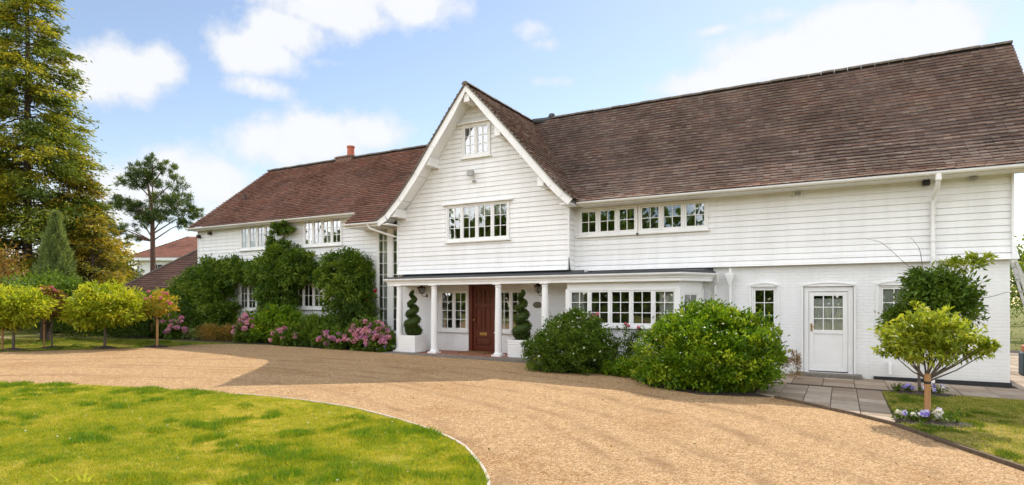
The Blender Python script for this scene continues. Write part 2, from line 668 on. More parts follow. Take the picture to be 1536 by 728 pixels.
island = catmull([(-13.88, -10.9), (-11.34, -9.82), (-8.53, -9.19), (-6.9, -9.16), (-6.06, -9.32), (-5.3, -9.55), (-4.59, -9.84), (-3.95, -10.2), (-3.47, -10.64), (-3.05, -11.1), (-2.75, -11.6), (-2.4, -12.7), (-2.8, -14.8), (-5, -17), (-9, -18.6), (-13, -18), (-16, -15.6), (-16.2, -12.8)], 8, True)
M['lawn'] = m_lawn('island_turf', [(.28, (.10, .17, .006)), (.45, (.23, .25, .014)), (.58, (.33, .30, .04)), (.72, (.44, .36, .12))], 1.3)
sheet('island_lawn', island, M['lawn'], .024)

path = [(-1.03, -4.2), (-.35, -4.78), (.18, -5.26), (.62, -5.78), (.70, -4.0), (.69, -2.08), (2.96, -1.86), (9, -1.6), (9, 14), (4.2, 14), (3.2, 6), (3.2, -.02), (-1.6, -.02), (-1.6, -1.0), (-1.1, -2.6)]
sheet('paving_bed', path, M['soil'], .002)
rlawn = [(.71, -2.1), (2.96, -1.88), (9, -1.62), (9, -22), (6.6, -20), (4.8, -15), (3.2, -11.0), (1.85, -7.9), (.78, -5.85), (.72, -4.0)]
M['lawn_side'] = m_lawn('side_turf', [(.30, (.08, .12, .010)), (.45, (.15, .16, .02)), (.58, (.26, .22, .06)), (.72, (.38, .30, .13))], 1.5)
sheet('side_lawn', rlawn, M['lawn_side'], .012)
bed = [(-25.5, -2.7), (-22.5, -2.35), (-19.4, -1.95), (-17.75, -1.66), (-14.6, -1.58), (-12.75, -1.52), (-12.75, -.02), (-25.5, -.02)]
sheet('flower_bed', bed, M['soil'], .012)
sheet('bay_bed', [(-7.35, -1.15), (-7.3, -1.9), (-6.2, -3.2), (-5, -2.7), (-4.2, -2.6), (-3.4, -4.1), (-2.3, -4.6), (-1.05, -4.1), (-1.12, -1.2), (-3, -.3)], M['soil'], .008)

# slabs of the path
sm = MB()
rs = random.Random(5)


def slab(q, tint, gap=.012, z=.014):
    c = (sum(p[0] for p in q) / 4, sum(p[1] for p in q) / 4)
    pts = []
    for p in q:
        dx, dy = p[0] - c[0], p[1] - c[1]
        L = math.hypot(dx, dy)
        k = (L - gap) / L
        pts.append((c[0] + dx * k, c[1] + dy * k))
    h = [rs.uniform(-.003, .003) for _ in pts]
    top = [(p[0], p[1], zg(p[0]) + z + dh) for p, dh in zip(pts, h)]
    bot = [(p[0], p[1], zg(p[0]) - .02) for p in pts]
    sm.prism(bot, top, tint)


def clip_poly(poly, a, b, c):
    """keep a*x+b*y<=c"""
    out = []
    for i in range(len(poly)):
        p, q = poly[i], poly[(i + 1) % len(poly)]
        dp, dq = a * p[0] + b * p[1] - c, a * q[0] + b * q[1] - c
        if dp <= 0:
            out.append(p)
        if (dp < 0 < dq) or (dq < 0 < dp):
            k = dp / (dp - dq)
            out.append((p[0] + (q[0] - p[0]) * k, p[1] + (q[1] - p[1]) * k))
    return out


def slab_poly(poly, tint, gap=.007, z=.014):
    if len(poly) < 3:
        return
    area = abs(sum(poly[i][0] * poly[(i + 1) % len(poly)][1] - poly[(i + 1) % len(poly)][0] * poly[i][1] for i in range(len(poly)))) / 2
    if area < .01:
        return
    c = (sum(p[0] for p in poly) / len(poly), sum(p[1] for p in poly) / len(poly))
    pts = []
    for p in poly:
        dx, dy = p[0] - c[0], p[1] - c[1]
        L = math.hypot(dx, dy)
        k = max(.5, (L - gap * 1.4) / L)
        pts.append((c[0] + dx * k, c[1] + dy * k))
    dh = rs.uniform(-.003, .003)
    top = [(p[0], p[1], zg(p[0]) + z + dh) for p in pts]
    bot = [(p[0], p[1], zg(p[0]) - .02) for p in pts]
    a2 = sum(poly[i][0] * poly[(i + 1) % len(poly)][1] - poly[(i + 1) % len(poly)][0] * poly[i][1] for i in range(len(poly)))
    if a2 < 0:
        top, bot = top[::-1], bot[::-1]
    sm.prism(bot, top, tint)


# door path: columns run towards the house, rows along it; the front is cut on the slant by the edging
for ci in range(-1, 4):
    x0, x1 = -1.46 + .432 * (ci + 1), -1.46 + .432 * (ci + 2)
    y = -2.08
    first = True
    while y > -6.2:
        h = .45
        q = [(x0, y - h), (x1, y - h), (x1, y), (x0, y)]
        q = clip_poly(q, -(5.78 - 4.2), -1.65, -(5.78 - 4.2) * -1.03 - 1.65 * -4.2)
        slab_poly(q, rs.random())
        y -= h
for ci in range(18):
    x0, x1 = -1.55 + .6 * ci, -1.55 + .6 * (ci + 1)
    for (ya, yb) in ((-.03, -.64), (-.64, -1.25), (-1.25, -1.82)):
        slab_poly([(x0, yb), (x1, yb), (x1, ya), (x0, ya)], rs.random())
for ci in range(8):
    for cj in range(20):
        x0, y0 = 3.25 + .6 * ci, 0 + .6 * cj
        if x0 + .6 < 9:
            slab_poly([(x0, y0 - .02), (x0 + .6, y0 - .02), (x0 + .6, y0 + .58), (x0, y0 + .58)], rs.random())
tag(sm.build('paving', M['paving'], tints=True), kind='structure')

# edgings
em = MB()
epts = [(-1.06, -4.2), (-.36, -4.82), (.16, -5.30), (.64, -5.84), (1.15, -6.9), (1.75, -8.0), (3.1, -11.0), (4.7, -15)]
for a, b in zip(epts[:-1], epts[1:]):
    d = Vector((b[0] - a[0], b[1] - a[1])).normalized()
    nx, ny = -d.y * .022, d.x * .022
    em.prism([(a[0] + nx, a[1] + ny, zg(a[0]) - .03), (b[0] + nx, b[1] + ny, zg(b[0]) - .03), (b[0] - nx, b[1] - ny, zg(b[0]) - .03), (a[0] - nx, a[1] - ny, zg(a[0]) - .03)],
             [(a[0] + nx, a[1] + ny, zg(a[0]) + .05), (b[0] + nx, b[1] + ny, zg(b[0]) + .05), (b[0] - nx, b[1] - ny, zg(b[0]) + .05), (a[0] - nx, a[1] - ny, zg(a[0]) + .05)])
tag(em.build('timber_kerb', M['timber']), kind='structure')
em = MB()
isl = [p for p in island]
for i in range(len(isl)):
    a, b = isl[i], isl[(i + 1) % len(isl)]
    if not (a[0] > -9.5 and a[1] > -17):
        continue
    d = Vector((b[0] - a[0], b[1] - a[1])).normalized()
    nx, ny = d.y * -.016, d.x * .016
    A = [(a[0], a[1]), (b[0], b[1]), (b[0] + nx * 2, b[1] + ny * 2), (a[0] + nx * 2, a[1] + ny * 2)]
    hz = .045
    em.prism([(p[0], p[1], zg(p[0]) - .02) for p in A], [(p[0], p[1], zg(p[0]) + hz) for p in A])
tag(em.build('lawn_kerb', M['pale_edge']), kind='structure')

# ------------------------------------------------------------------ house
HOUSE = empty('country_house', (-10, 3.5, 0), 'long white weatherboarded country house with steep brown clay tile roofs and pillared porch', 'house')


def fr_facade(y, x0=0.0):
    return lambda u, z, n: (x0 + u, y - n, z)


def fr_line(p, q):
    d = Vector((q[0] - p[0], q[1] - p[1]))
    L = d.length
    d.normalize()
    n = Vector((d.y, -d.x))
    return (lambda u, z, k: (p[0] + d.x * u + n.x * k, p[1] + d.y * u + n.y * k, z)), L


def wall_cells(mb, fr, u0, u1, z0, z1, holes, thick=.28):
    us = sorted({u0, u1, *[h[0] for h in holes], *[h[1] for h in holes]})
    zs = sorted({z0, z1, *[h[2] for h in holes], *[h[3] for h in holes]})
    us = [u for u in us if u0 <= u <= u1]
    zs = [z for z in zs if z0 <= z <= z1]
    hole = lambda u, z: any(h[0] < u < h[1] and h[2] < z < h[3] for h in holes)
    for i in range(len(us) - 1):
        for j in range(len(zs) - 1):
            if not hole((us[i] + us[i + 1]) / 2, (zs[j] + zs[j + 1]) / 2):
                a, b, c, d = us[i], us[i + 1], zs[j], zs[j + 1]
                mb.poly([fr(a, c, 0), fr(b, c, 0), fr(b, d, 0), fr(a, d, 0)])
                mb.poly([fr(b, c, -thick), fr(a, c, -thick), fr(a, d, -thick), fr(b, d, -thick)])
    for (a, b, c, d) in holes:
        mb.poly([fr(a, c, 0), fr(a, c, -thick), fr(b, c, -thick), fr(b, c, 0)])
        mb.poly([fr(a, d, 0), fr(b, d, 0), fr(b, d, -thick), fr(a, d, -thick)])
        mb.poly([fr(a, c, 0), fr(a, d, 0), fr(a, d, -thick), fr(a, c, -thick)])
        mb.poly([fr(b, c, 0), fr(b, c, -thick), fr(b, d, -thick), fr(b, d, 0)])
    mb.poly([fr(u0, z0, 0), fr(u0, z1, 0), fr(u0, z1, -thick), fr(u0, z0, -thick)])
    mb.poly([fr(u1, z0, 0), fr(u1, z0, -thick), fr(u1, z1, -thick), fr(u1, z1, 0)])


def boards(mb, fr, u0, u1, z0, z1, holes=(), expo=.145, span=None, kick=0, proud=.023):
    """overlapping weatherboards; span(z)->(a,b) clips rows to a gable"""
    z, i = z0, 0
    rr = random.Random(int(abs(u0 * 100 + z0 * 7)))
    r3 = random.Random(int(abs(u1 * 100 + z1 * 9)))
    while z < z1 - .01:
        zt = min(z + expo, z1)
        hk = kick * max(0, 1 - i / 3.0) ** 1.6
        hk2 = kick * max(0, 1 - (i + 1) / 3.0) ** 1.6
        jit = rr.uniform(-.003, .003)
        lo, hi = proud + hk + jit, .004 + hk2
        cuts = []
        for (a, b, c, d) in holes:
            if c < zt - .004 and d > z + .004:
                cuts.append((a, b, c, d))
        zsp = [z, zt]
        for (a, b, c, d) in cuts:
            for q in (c, d):
                if z + .004 < q < zt - .004:
                    zsp.append(q)
        zsp = sorted(set(zsp))
        for za, zb in zip(zsp[:-1], zsp[1:]):
            zm = (za + zb) / 2
            a0, b0 = (u0, u1) if span is None else span(za)
            a1, b1 = (u0, u1) if span is None else span(zb)
            ed = sorted([(a, b) for (a, b, c, d) in cuts if c < zm < d])
            segs, cur = [], None
            pts = []
            last = (a0, a1)
            for (a, b) in ed:
                pts.append((last, (a, a)))
                last = (b, b)
            pts.append((last, (b0, b1)))
            na0 = lo + (hi - lo) * (za - z) / (zt - z)
            nb = lo + (hi - lo) * (zb - z) / (zt - z)
            cutp = []
            for (p, q) in pts:
                xs_ = []
                x_ = p[0] + r3.uniform(.8, 4.2)
                while x_ < min(q[0], q[1]) - .8 and x_ > max(p[0], p[1]) + .3:
                    xs_.append(x_)
                    x_ += r3.uniform(2.4, 4.6)
                last_ = p
                for x_ in xs_:
                    cutp.append((last_, (x_ - .0015, x_ - .0015)))
                    last_ = (x_ + .0015, x_ + .0015)
                cutp.append((last_, q))
            for (p, q) in cutp:
                dj = r3.uniform(-.0025, .0025)
                if q[0] - p[0] < .005 and q[1] - p[1] < .005:
                    continue
                na = na0 + dj
                mb.poly([fr(p[0], za, na), fr(q[0], za, na), fr(q[1], zb, nb), fr(p[1], zb, nb)])
                if za == z:
                    mb.poly([fr(p[0], za, na - .010), fr(q[0], za, na - .010), fr(q[0], za, na), fr(p[0], za, na)])
                    mb.poly([fr(p[0], za, na - .010), fr(p[0], za + .05, na - .015), fr(q[0], za + .05, na - .015), fr(q[0], za, na - .010)])
        z, i = zt, i + 1


def curtain(fr, u0, u1, z0, z1, n, parent, mat, name='curtain', fold=.07, amp=.02):
    mb = MB()
    m = max(4, int((u1 - u0) / fold * 4))
    pts = [(u0 + (u1 - u0) * i / m, n + amp * math.sin(i * math.pi / 2 + .3)) for i in range(m + 1)]
    for (a, na), (b, nb) in zip(pts[:-1], pts[1:]):
        mb.poly([fr(a, z0, na), fr(b, z0, nb), fr(b, z1, nb), fr(a, z1, na)])
    return mb.build(name, mat, parent, smooth=True)


def window(fr, u0, u1, z0, z1, lights, cols, rows, label=None, n0=0.0, casing=.05, sill=True, hood=False, sash=.036, mull=.036, bar=.018, name='window'):
    """frame > casement (one per light, with glazing bars), pane, sill, hood"""
    mb = MB()
    c = casing
    pr, bk = n0 + .034, n0 - .07
    mb.fbox(fr, u0, u0 + c, z0, z1, bk, pr)
    mb.fbox(fr, u1 - c, u1, z0, z1, bk, pr)
    mb.fbox(fr, u0 + c, u1 - c, z1 - c, z1, bk, pr)
    mb.fbox(fr, u0 + c, u1 - c, z0, z0 + c, bk, pr)
    iu0, iu1 = u0 + c, u1 - c
    w = (iu1 - iu0 - mull * (lights - 1)) / lights
    for k in range(1, lights):
        a = iu0 + k * w + (k - 1) * mull
        mb.fbox(fr, a, a + mull, z0 + c, z1 - c, bk, pr - .006)
    W = mb.build(name, M['paint'], HOUSE, bevel=.004)
    if label:
        W['label'] = label
    for k in range(lights):
        pm = MB()
        a = iu0 + k * (w + mull) + .003
        b = a + w - .006
        c0, c1 = z0 + c + .003, z1 - c - .003
        sm_ = MB()
        o, i_ = n0 + .018, n0 - .035
        sm_.fbox(fr, a, a + sash, c0, c1, i_, o)
        sm_.fbox(fr, b - sash, b, c0, c1, i_, o)
        sm_.fbox(fr, a + sash, b - sash, c1 - sash, c1, i_, o)
        sm_.fbox(fr, a + sash, b - sash, c0, c0 + sash * 1.15, i_, o)
        ga, gb, g0, g1 = a + sash, b - sash, c0 + sash * 1.15, c1 - sash
        for q in range(1, cols):
            x = ga + (gb - ga) * q / cols
            sm_.fbox(fr, x - bar / 2, x + bar / 2, g0, g1, n0 - .022, o - .006)
        for q in range(1, rows):
            y = g0 + (g1 - g0) * q / rows
            sm_.fbox(fr, ga, gb, y - bar / 2, y + bar / 2, n0 - .021, o - .008)
        sm_.build('casement', M['paint'], W)
        # each pane sits in its putty at a very slightly different angle
        rr = random.Random(int(a * 1000) + k)
        for q in range(cols):
            for p in range(rows):
                x0, x1 = ga + (gb - ga) * q / cols, ga + (gb - ga) * (q + 1) / cols
                y0, y1 = g0 + (g1 - g0) * p / rows, g0 + (g1 - g0) * (p + 1) / rows
                j = [rr.uniform(-.0008, .0008) for _ in range(3)]
                pm.poly([fr(x0, y0, n0 - .006 + j[0]), fr(x1, y0, n0 - .006 + j[1]), fr(x1, y1, n0 - .006 + j[2]), fr(x0, y1, n0 - .006 + j[0] + j[2] - j[1])])
        pm.build('pane', M['glass'], W)
    if sill:
        s_ = MB()
        s_.fbox(fr, u0 - .05, u1 + .05, z0 - .05, z0 - .002, bk, n0 + .085)
        s_.build('sill', M['paint'], W, bevel=.005)
    if hood:
        s_ = MB()
        s_.fbox(fr, u0 - .12, u1 + .12, z1 + .002, z1 + .045, n0, n0 + .12)
        s_.build('hood', M['paint'], W, bevel=.004)
    return W


# --- heights
ZB = 2.57     # underside of the weatherboarding
FL = .12      # porch floor
GAB_Y = -.43
GAX = -9.85   # gable ridge
GR = [(0, 8.2), (.86, 7.30), (1.57, 6.52), (2.25, 5.74), (2.91, 5.0), (3.22, 4.70), (3.46, 4.50)]
GL = [(0, 8.2), (.64, 7.42), (1.33, 6.55), (1.95, 5.74), (2.59, 5.02), (3.14, 4.52), (3.48, 4.34)]
RR = [(-.62, 4.46), (-.25, 4.66), (.2, 4.97), (.8, 5.52), (1.6, 6.32), (3.5, 8.28)]
LR = [(-1.02, 4.34), (-.37, 4.85), (.4, 5.42), (1.6, 6.36), (3.75, 8.05)]


def interp(prof, x):
    for (a, za), (b, zb) in zip(prof[:-1], prof[1:]):
        if min(a, b) <= x <= max(a, b):
            return za + (zb - za) * (x - a) / (b - a)
    return prof[-1][1] if abs(x - prof[-1][0]) < abs(x - prof[0][0]) else prof[0][1]


def inv(prof, z):
    p = [(b, a) for a, b in prof]
    return interp(p, z)


def polyline_at(prof, t):
    """point and unit tangent at arc length t from the start"""
    for (a, za), (b, zb) in zip(prof[:-1], prof[1:]):
        L = math.hypot(b - a, zb - za)
        if t <= L or (b, zb) == prof[-1]:
            k = t / L
            return a + (b - a) * k, za + (zb - za) * k, (b - a) / L, (zb - za) / L
        t -= L


def plen(prof):
    return sum(math.hypot(b[0] - a[0], b[1] - a[1]) for a, b in zip(prof[:-1], prof[1:]))


def tile_roof(name, prof, mapf, rng, mat, parent, gauge=.155, tw=.165, seed=1, skew=0):
    """prof: eave -> ridge (s, z); mapf(s, a, z) -> point; rng(z) -> (a0, a1) extent along the ridge"""
    rr = random.Random(seed)
    mb = MB()
    L = plen(prof)
    rows = int(L / gauge)
    for i in range(rows):
        s0, z0, ts, tz = polyline_at(prof, i * gauge)
        s1, z1, ts1, tz1 = polyline_at(prof, min(L, (i + 1) * gauge + .015))
        ns, nz_ = -tz, ts      # outward normal: up and away (profile runs up-slope)
        if nz_ < 0:
            ns, nz_ = -ns, -nz_
        a0, a1 = rng(z0)
        off = (i % 2) * tw / 2
        a = a0 - off
        rowt = rr.uniform(-.10, .10)
        wave = rr.uniform(-.006, .008)
        ph = rr.uniform(-.3, .3)
        while a < a1:
            b = min(a + tw, a1)
            aa = max(a, a0)
            if b - aa > .02:
                up = .056 + rr.uniform(-.005, .008) + wave
                g = .0015
                h1, h2 = up + rr.uniform(-.003, .003), up + rr.uniform(-.003, .003)
                low = .004
                dz = rr.uniform(-.009, .009) + .012 * math.sin(a * 1.7 + i * .13 + ph) + .008 * math.sin(a * 4.3 + i * .31)
                P = lambda A, S, Z, h: mapf(S + ns * h, A, Z + nz_ * h)
                sA, zA = s0 + ts * dz, z0 + tz * dz
                t = rr.random()
                t = min(.97, max(0, .45 + (t - .5) * .70 + rowt * 1.5))
                if rr.random() < .004:
                    t = 1.0
                v = [P(aa + g, sA, zA, h1), P(b - g, sA, zA, h2), P(b - g, s1, z1, low), P(aa + g, s1, z1, low), P(aa + g, sA, zA, 0.024), P(b - g, sA, zA, 0.024)]
                mb.faces(v, [(0, 1, 2, 3)], t * .30)
                mb.faces([v[4], v[5], v[1], v[0]], [(0, 1, 2, 3)], min(1, .66 + rr.random() * .22 + t * .2))
            a += tw
    # battens and felt below the tiles
    for (pa, pb) in zip(prof[:-1], prof[1:]):
        a0, a1 = rng(pa[1] + .01)
        b0, b1 = rng(pb[1] - .06)
        mb.poly([mapf(pa[0], a0, pa[1]), mapf(pa[0], a1, pa[1]), mapf(pb[0], b1, pb[1]), mapf(pb[0], b0, pb[1])], .1)
    return mb.build(name, mat, parent, tints=True)


def ridge_tiles(p, q, parent, r=.11, step=.33, seed=3):
    mb = MB()
    rr = random.Random(seed)
    p, q = Vector(p), Vector(q)
    L = (q - p).length
    n = int(L / step)
    d = (q - p) / L
    side = d.cross(Vector((0, 0, 1))).normalized()
    up = side.cross(d)
    for i in range(n):
        a, b = p + d * (L * i / n + .006), p + d * (L * (i + 1) / n - .004)
        k = rr.uniform(-.008, .008)
        ra = []
        for c in (a, b):
            ring = [c + side * math.cos(t) * r + up * (math.sin(t) * r * .8 - .03 + k) for t in [math.pi * j / 8 for j in range(9)]]
            ra.append(ring)
        vs = ra[0] + ra[1]
        fs = [(j, j + 1, 10 + j, 9 + j) for j in range(8)] + [tuple(range(9)), tuple(range(9, 18))[::-1]]
        mb.faces(vs, fs)
    return mb.build('ridge_tile', M['ridge'], parent)


# right wing roof: its left edge follows the valley against the gable
def right_rng(z):
    return (GAX + inv(GR, min(8.2, max(4.5, z))) - .10 - (.45 if z > 5.6 else 0), 3.83)


ROOF_R = tile_roof('roof', RR, lambda s, a, z: (a, s, z), right_rng, M['tile'], HOUSE, seed=2)
ROOF_R['label'] = 'big brown tiled roof over the right wing'
ridge_tiles((-9.2, 3.5, 8.30), (3.83, 3.5, 8.32), ROOF_R)
RB = [(7.6, 4.46), (3.5, 8.28)]
tile_roof('rear_roof', RB, lambda s, a, z: (a, s, z), lambda z: (-9.4, 3.83), M['tile'], HOUSE, gauge=.3, tw=.6, seed=4)


def left_rng(z):
    x1 = GAX - inv(GL, min(8.2, max(4.34, z))) + .10
    return (-24.35 if z > 4.80 else -14.75, min(x1 + (.4 if z > 5.6 else 0), -9.95))


ROOF_L = tile_roof('roof', LR, lambda s, a, z: (a, s, z), left_rng, M['tile_left'], HOUSE, seed=9)
ROOF_L['label'] = 'reddish tiled roof over the left wing'
ridge_tiles((-24.38, 3.75, 8.07), (-10.4, 3.75, 8.10), ROOF_L, seed=8)
tile_roof('rear_roof', [(8.2, 4.6), (3.75, 8.05)], lambda s, a, z: (a, s, z), lambda z: (-24.35, -9.8), M['tile_left'], HOUSE, gauge=.3, tw=.6, seed=14)

VERGE = -1.08
pr = [(a, z) for a, z in GR][::-1]
GROOF = tile_roof('gable_roof', pr, lambda s, a, z: (GAX + s, a, z), lambda z: (VERGE, 3.55), M['tile'], HOUSE, seed=21)
pl = [(-a, z) for a, z in GL][::-1]
tile_roof('gable_roof', pl, lambda s, a, z: (GAX + s, a, z), lambda z: (VERGE, 3.55), M['tile_left'], HOUSE, seed=22)
ridge_tiles((GAX, VERGE - .02, 8.22), (GAX, 3.35, 8.24), GROOF, seed=6)

# verges, bargeboards, soffits of the gable
bm_ = MB()
for prof, sg in ((GR, 1), (GL, -1)):
    for (a, za), (b, zb) in zip(prof[:-1], prof[1:]):
        L = math.hypot(b - a, zb - za)
        na, nb = (za - zb) / L, (b - a) / L
        q = lambda s, z, h: (GAX + sg * (s + na * h), z + nb * h)
        t0, t1 = -.014, -.215
        A = [q(a, za, t0), q(b, zb, t0), q(b, zb, t1), q(a, za, t1)]
        if a == 0:
            A[3] = (GAX, A[3][1] - .07)
            A[0] = (GAX, A[0][1] + .01)
        y0, y1 = VERGE + .03, VERGE + .07
        o1, o2 = [(x, y0, z) for x, z in A], [(x, y1, z) for x, z in A]
        if sg < 0:
            o1, o2 = o1[::-1], o2[::-1]
        bm_.prism(o1, o2)
bm_.build('bargeboard', M['paint'], HOUSE)
bm_ = MB()
for prof, sg in ((GR, 1), (GL, -1)):
    for (a, za), (b, zb) in zip(prof[:-1], prof[1:]):
        L = math.hypot(b - a, zb - za)
        na, nb = (za - zb) / L, (b - a) / L
        h = -.10
        bm_.poly([(GAX + sg * (a + na * h), VERGE + .07, za + nb * h), (GAX + sg * (b + na * h), VERGE + .07, zb + nb * h), (GAX + sg * (b + na * h), GAB_Y + .02, zb + nb * h), (GAX + sg * (a + na * h), GAB_Y + .02, za + nb * h)])
# box ends of the gable eaves
bm_.box(GAX + 3.06, GAX + 3.38, VERGE + .075, GAB_Y, 4.36, 4.40)
bm_.box(GAX - 3.46, GAX - 3.0, VERGE + .075, GAB_Y + .3, 4.20, 4.24)
bm_.build('soffit', M['paint'], HOUSE)
# undercloak tile edge of the verge
uc = MB()
for prof, sg in ((GR, 1), (GL, -1)):
    for (a, za), (b, zb) in zip(prof[:-1], prof[1:]):
        L = math.hypot(b - a, zb - za)
        na, nb = (za - zb) / L, (b - a) / L
        q = lambda s, z, h: (GAX + sg * (s + na * h), z + nb * h)
        A = [q(a, za, .03), q(b, zb, .03), q(b, zb, -.012), q(a, za, -.012)]
        o1, o2 = [(x, VERGE - .012, z) for x, z in A], [(x, VERGE + .06, z) for x, z in A]
        if sg < 0:
            o1, o2 = o1[::-1], o2[::-1]
        uc.prism(o1, o2)
uc.build('verge', M['ridge'], HOUSE)
for (sx, z) in ((-1.66, 6.12), (-2.97, 4.60), (1.22, 6.70), (2.62, 5.10), (0.0, 7.86)):
    p = MB()
    w = .10
    off = .16 if sx else 0
    cx_ = GAX + sx - math.copysign(off, sx) if sx else GAX
    p.box(cx_ - w, cx_ + w, VERGE + .09, GAB_Y, z - .17, z + .10)
    p.build('purlin_end', M['paint'], HOUSE, bevel=.01)

# --- right wing walls
F0 = fr_facade(0.0)
W_R1, W_R2 = (-6.62, -4.88, 3.57, 4.34), (-4.86, -3.02, 3.57, 4.34)
holes_up = [(-6.60, -3.04, 3.59, 4.32)]
hd = [(-1.98, -1.38, .95, 2.06), (-.80, .25, 0.0, 2.05), (.75, 1.35, .95, 2.06)]
wb = MB()
wall_cells(wb, F0, -3.17, 3.11, -.3, ZB + .02, hd)
BRICK = wb.build('brick_wall', M['brick'], HOUSE)
BRICK['label'] = 'white painted brick ground floor of the right wing'
wb = MB()
wb.box(3.11 - .28, 3.11, .285, 7.3, -.3, ZB)
wb.box(-24.17, 3.11, 7.3, 7.5, -.3, 5.0)
wb.box(-24.17, -24.0, .3, 7.3, -.3, 4.9)
wb.poly([(-24.16, -.05, 4.78), (-24.16, 7.6, 4.9), (-24.16, 3.75, 7.95)])
wb.poly([(3.05, -.1, 4.4), (3.05, 7.3, 4.4), (3.05, 3.5, 8.15)])
wb.build('end_wall', M['brick'], HOUSE)
wb = MB()
FU = fr_facade(-.03)
boards(wb, FU, -6.79, 3.14, ZB, 4.52, holes_up, kick=.10)
wall_cells(wb, fr_facade(0.02), -6.79, 3.11, ZB + .03, 4.5, holes_up, .2)
# underside of the kicked-out boards and the corner board
wb.poly([(-6.79, -.155, ZB + .004), (-6.79, .0, ZB + .004), (3.2, .0, ZB + .004), (3.2, -.155, ZB + .004)])
wb.box(3.12, 3.16, -.10, .1, ZB + .42, 4.5)
wb.prism([(3.12, -.10, ZB + .42), (3.16, -.10, ZB + .42), (3.24, -.17, ZB), (3.12, -.17, ZB)], [(3.12, .1, ZB + .42), (3.16, .1, ZB + .42), (3.24, .1, ZB), (3.12, .1, ZB)])
WB_R = wb.build('weatherboard_wall', M['boards'], HOUSE)
ew = MB()
ew.box(2.95, 3.11, .1, 7.3, ZB, 4.6)
ew.build('end_wall', M['boards'], HOUSE)

for k, (u0, u1, z0, z1) in enumerate((W_R1, W_R2)):
    window(FU, u0, u1, z0, z1, 3, 2, 2, ['three light window beside the gable under the eaves', 'three light window further right under the eaves'][k], n0=.02, sash=.045, mull=.05)
# soffit, fascia and gutter of the right wing
sf = MB()
sf.box(-6.40, 3.75, -.56, -.02, 4.36, 4.385)
sf.box(-6.40, 3.78, -.60, -.56, 4.35, 4.47)
sf.build('soffit', M['paint'], HOUSE)


def gutter(pts, parent, name='gutter', r=.062):
    mb = MB()
    pts = [Vector(p) for p in pts]
    for a, b in zip(pts[:-1], pts[1:]):
        d = (b - a).normalized()
        side = d.cross(Vector((0, 0, 1))).normalized()
        ring = lambda c, rr_: [c + side * math.cos(t) * rr_ + Vector((0, 0, 1)) * math.sin(t) * rr_ for t in [math.pi + math.pi * j / 8 for j in range(9)]]
        o, i_ = ring(a, r), ring(a, r - .006)
        o2, i2 = ring(b, r), ring(b, r - .006)
        for j in range(8):
            mb.poly([o[j], o2[j], o2[j + 1], o[j + 1]])
            mb.poly([i_[j], i_[j + 1], i2[j + 1], i2[j]])
        for (x, y, x2, y2) in ((o[0], i_[0], o2[0], i2[0]), (o[8], i_[8], o2[8], i2[8])):
            mb.poly([x, y, y2, x2])
        mb.poly(o)
        mb.poly(o2)
        L = (b - a).length
        for k in range(int(L / 1.8) + 1):
            c = a + d * min(L - .05, .3 + k * 1.8)
            vs = ring(c, r + .007) + ring(c + d * .05, r + .007)
            mb.faces(vs, [(j, 9 + j, 10 + j, j + 1) for j in range(8)])
    return mb.build(name, M['paint'], parent)


gutter([(-6.42, -.665, 4.44), (3.86, -.665, 4.42)], HOUSE)

# --- ground floor right: door and small windows
DZ0 = 0.0
fd = F0
mb = MB()
mb.fbox(fd, -.79, -.69, DZ0, 2.04, -.15, -.02)
mb.fbox(fd, .14, .24, DZ0, 2.04, -.15, -.02)
mb.fbox(fd, -.69, .14, 1.93, 2.04, -.15, -.02)
SD = mb.build('side_door_frame', M['paint'], HOUSE, bevel=.004)
mb = MB()
a, b, z0, z1, o, i_ = -.685, .135, .03, 1.925, -.045, -.09
mb.fbox(fd, a, a + .105, z0, z1, i_, o)
mb.fbox(fd, b - .105, b, z0, z1, i_, o)
mb.fbox(fd, a + .105, b - .105, z1 - .10, z1, i_, o)
mb.fbox(fd, a + .105, b - .105, z0, z0 + .13, i_, o)
mb.fbox(fd, a + .105, b - .105, .92, 1.01, i_, o)
mb.fbox(fd, a + .105, b - .105, z0 + .13, .92, i_, o - .018)
for q in (1, 2):
    x = a + .105 + (b - a - .21) * q / 3
    mb.fbox(fd, x - .011, x + .011, 1.01, z1 - .10, i_ + .012, o - .008)
    y = 1.01 + (z1 - .10 - 1.01) * q / 3
    mb.fbox(fd, a + .105, b - .105, y - .011, y + .011, i_ + .013, o - .010)
DOOR2 = mb.build('side_door', M['paint'], HOUSE, bevel=.003)
DOOR2['label'] = 'white half glazed side door with nine panes'
mb = MB()
mb.poly([fd(a + .1, 1.0, -.068), fd(b - .1, 1.0, -.068), fd(b - .1, z1 - .09, -.068), fd(a + .1, z1 - .09, -.068)])
mb.build('pane', M['glass'], DOOR2)
curtain(fd, a + .11, b - .11, 1.01, 1.76, -.082, DOOR2, M['curtain'], 'cafe_curtain', .05, .012)
mb = MB()
mb.fbox(fd, a + .035, a + .075, .98, 1.16, -.045, -.035)
mb.tube([fd(a + .055, 1.09, -.036), fd(a + .055, 1.09, .005), fd(a + .15, 1.085, .008)], .009, 8)
mb.build('handle', M['brass'], DOOR2)
mb = MB()
mb.box(-.95, .42, -.36, -.005, -.2, -.005)
mb.build('doorstep', M['stone'], HOUSE, bevel=.012)
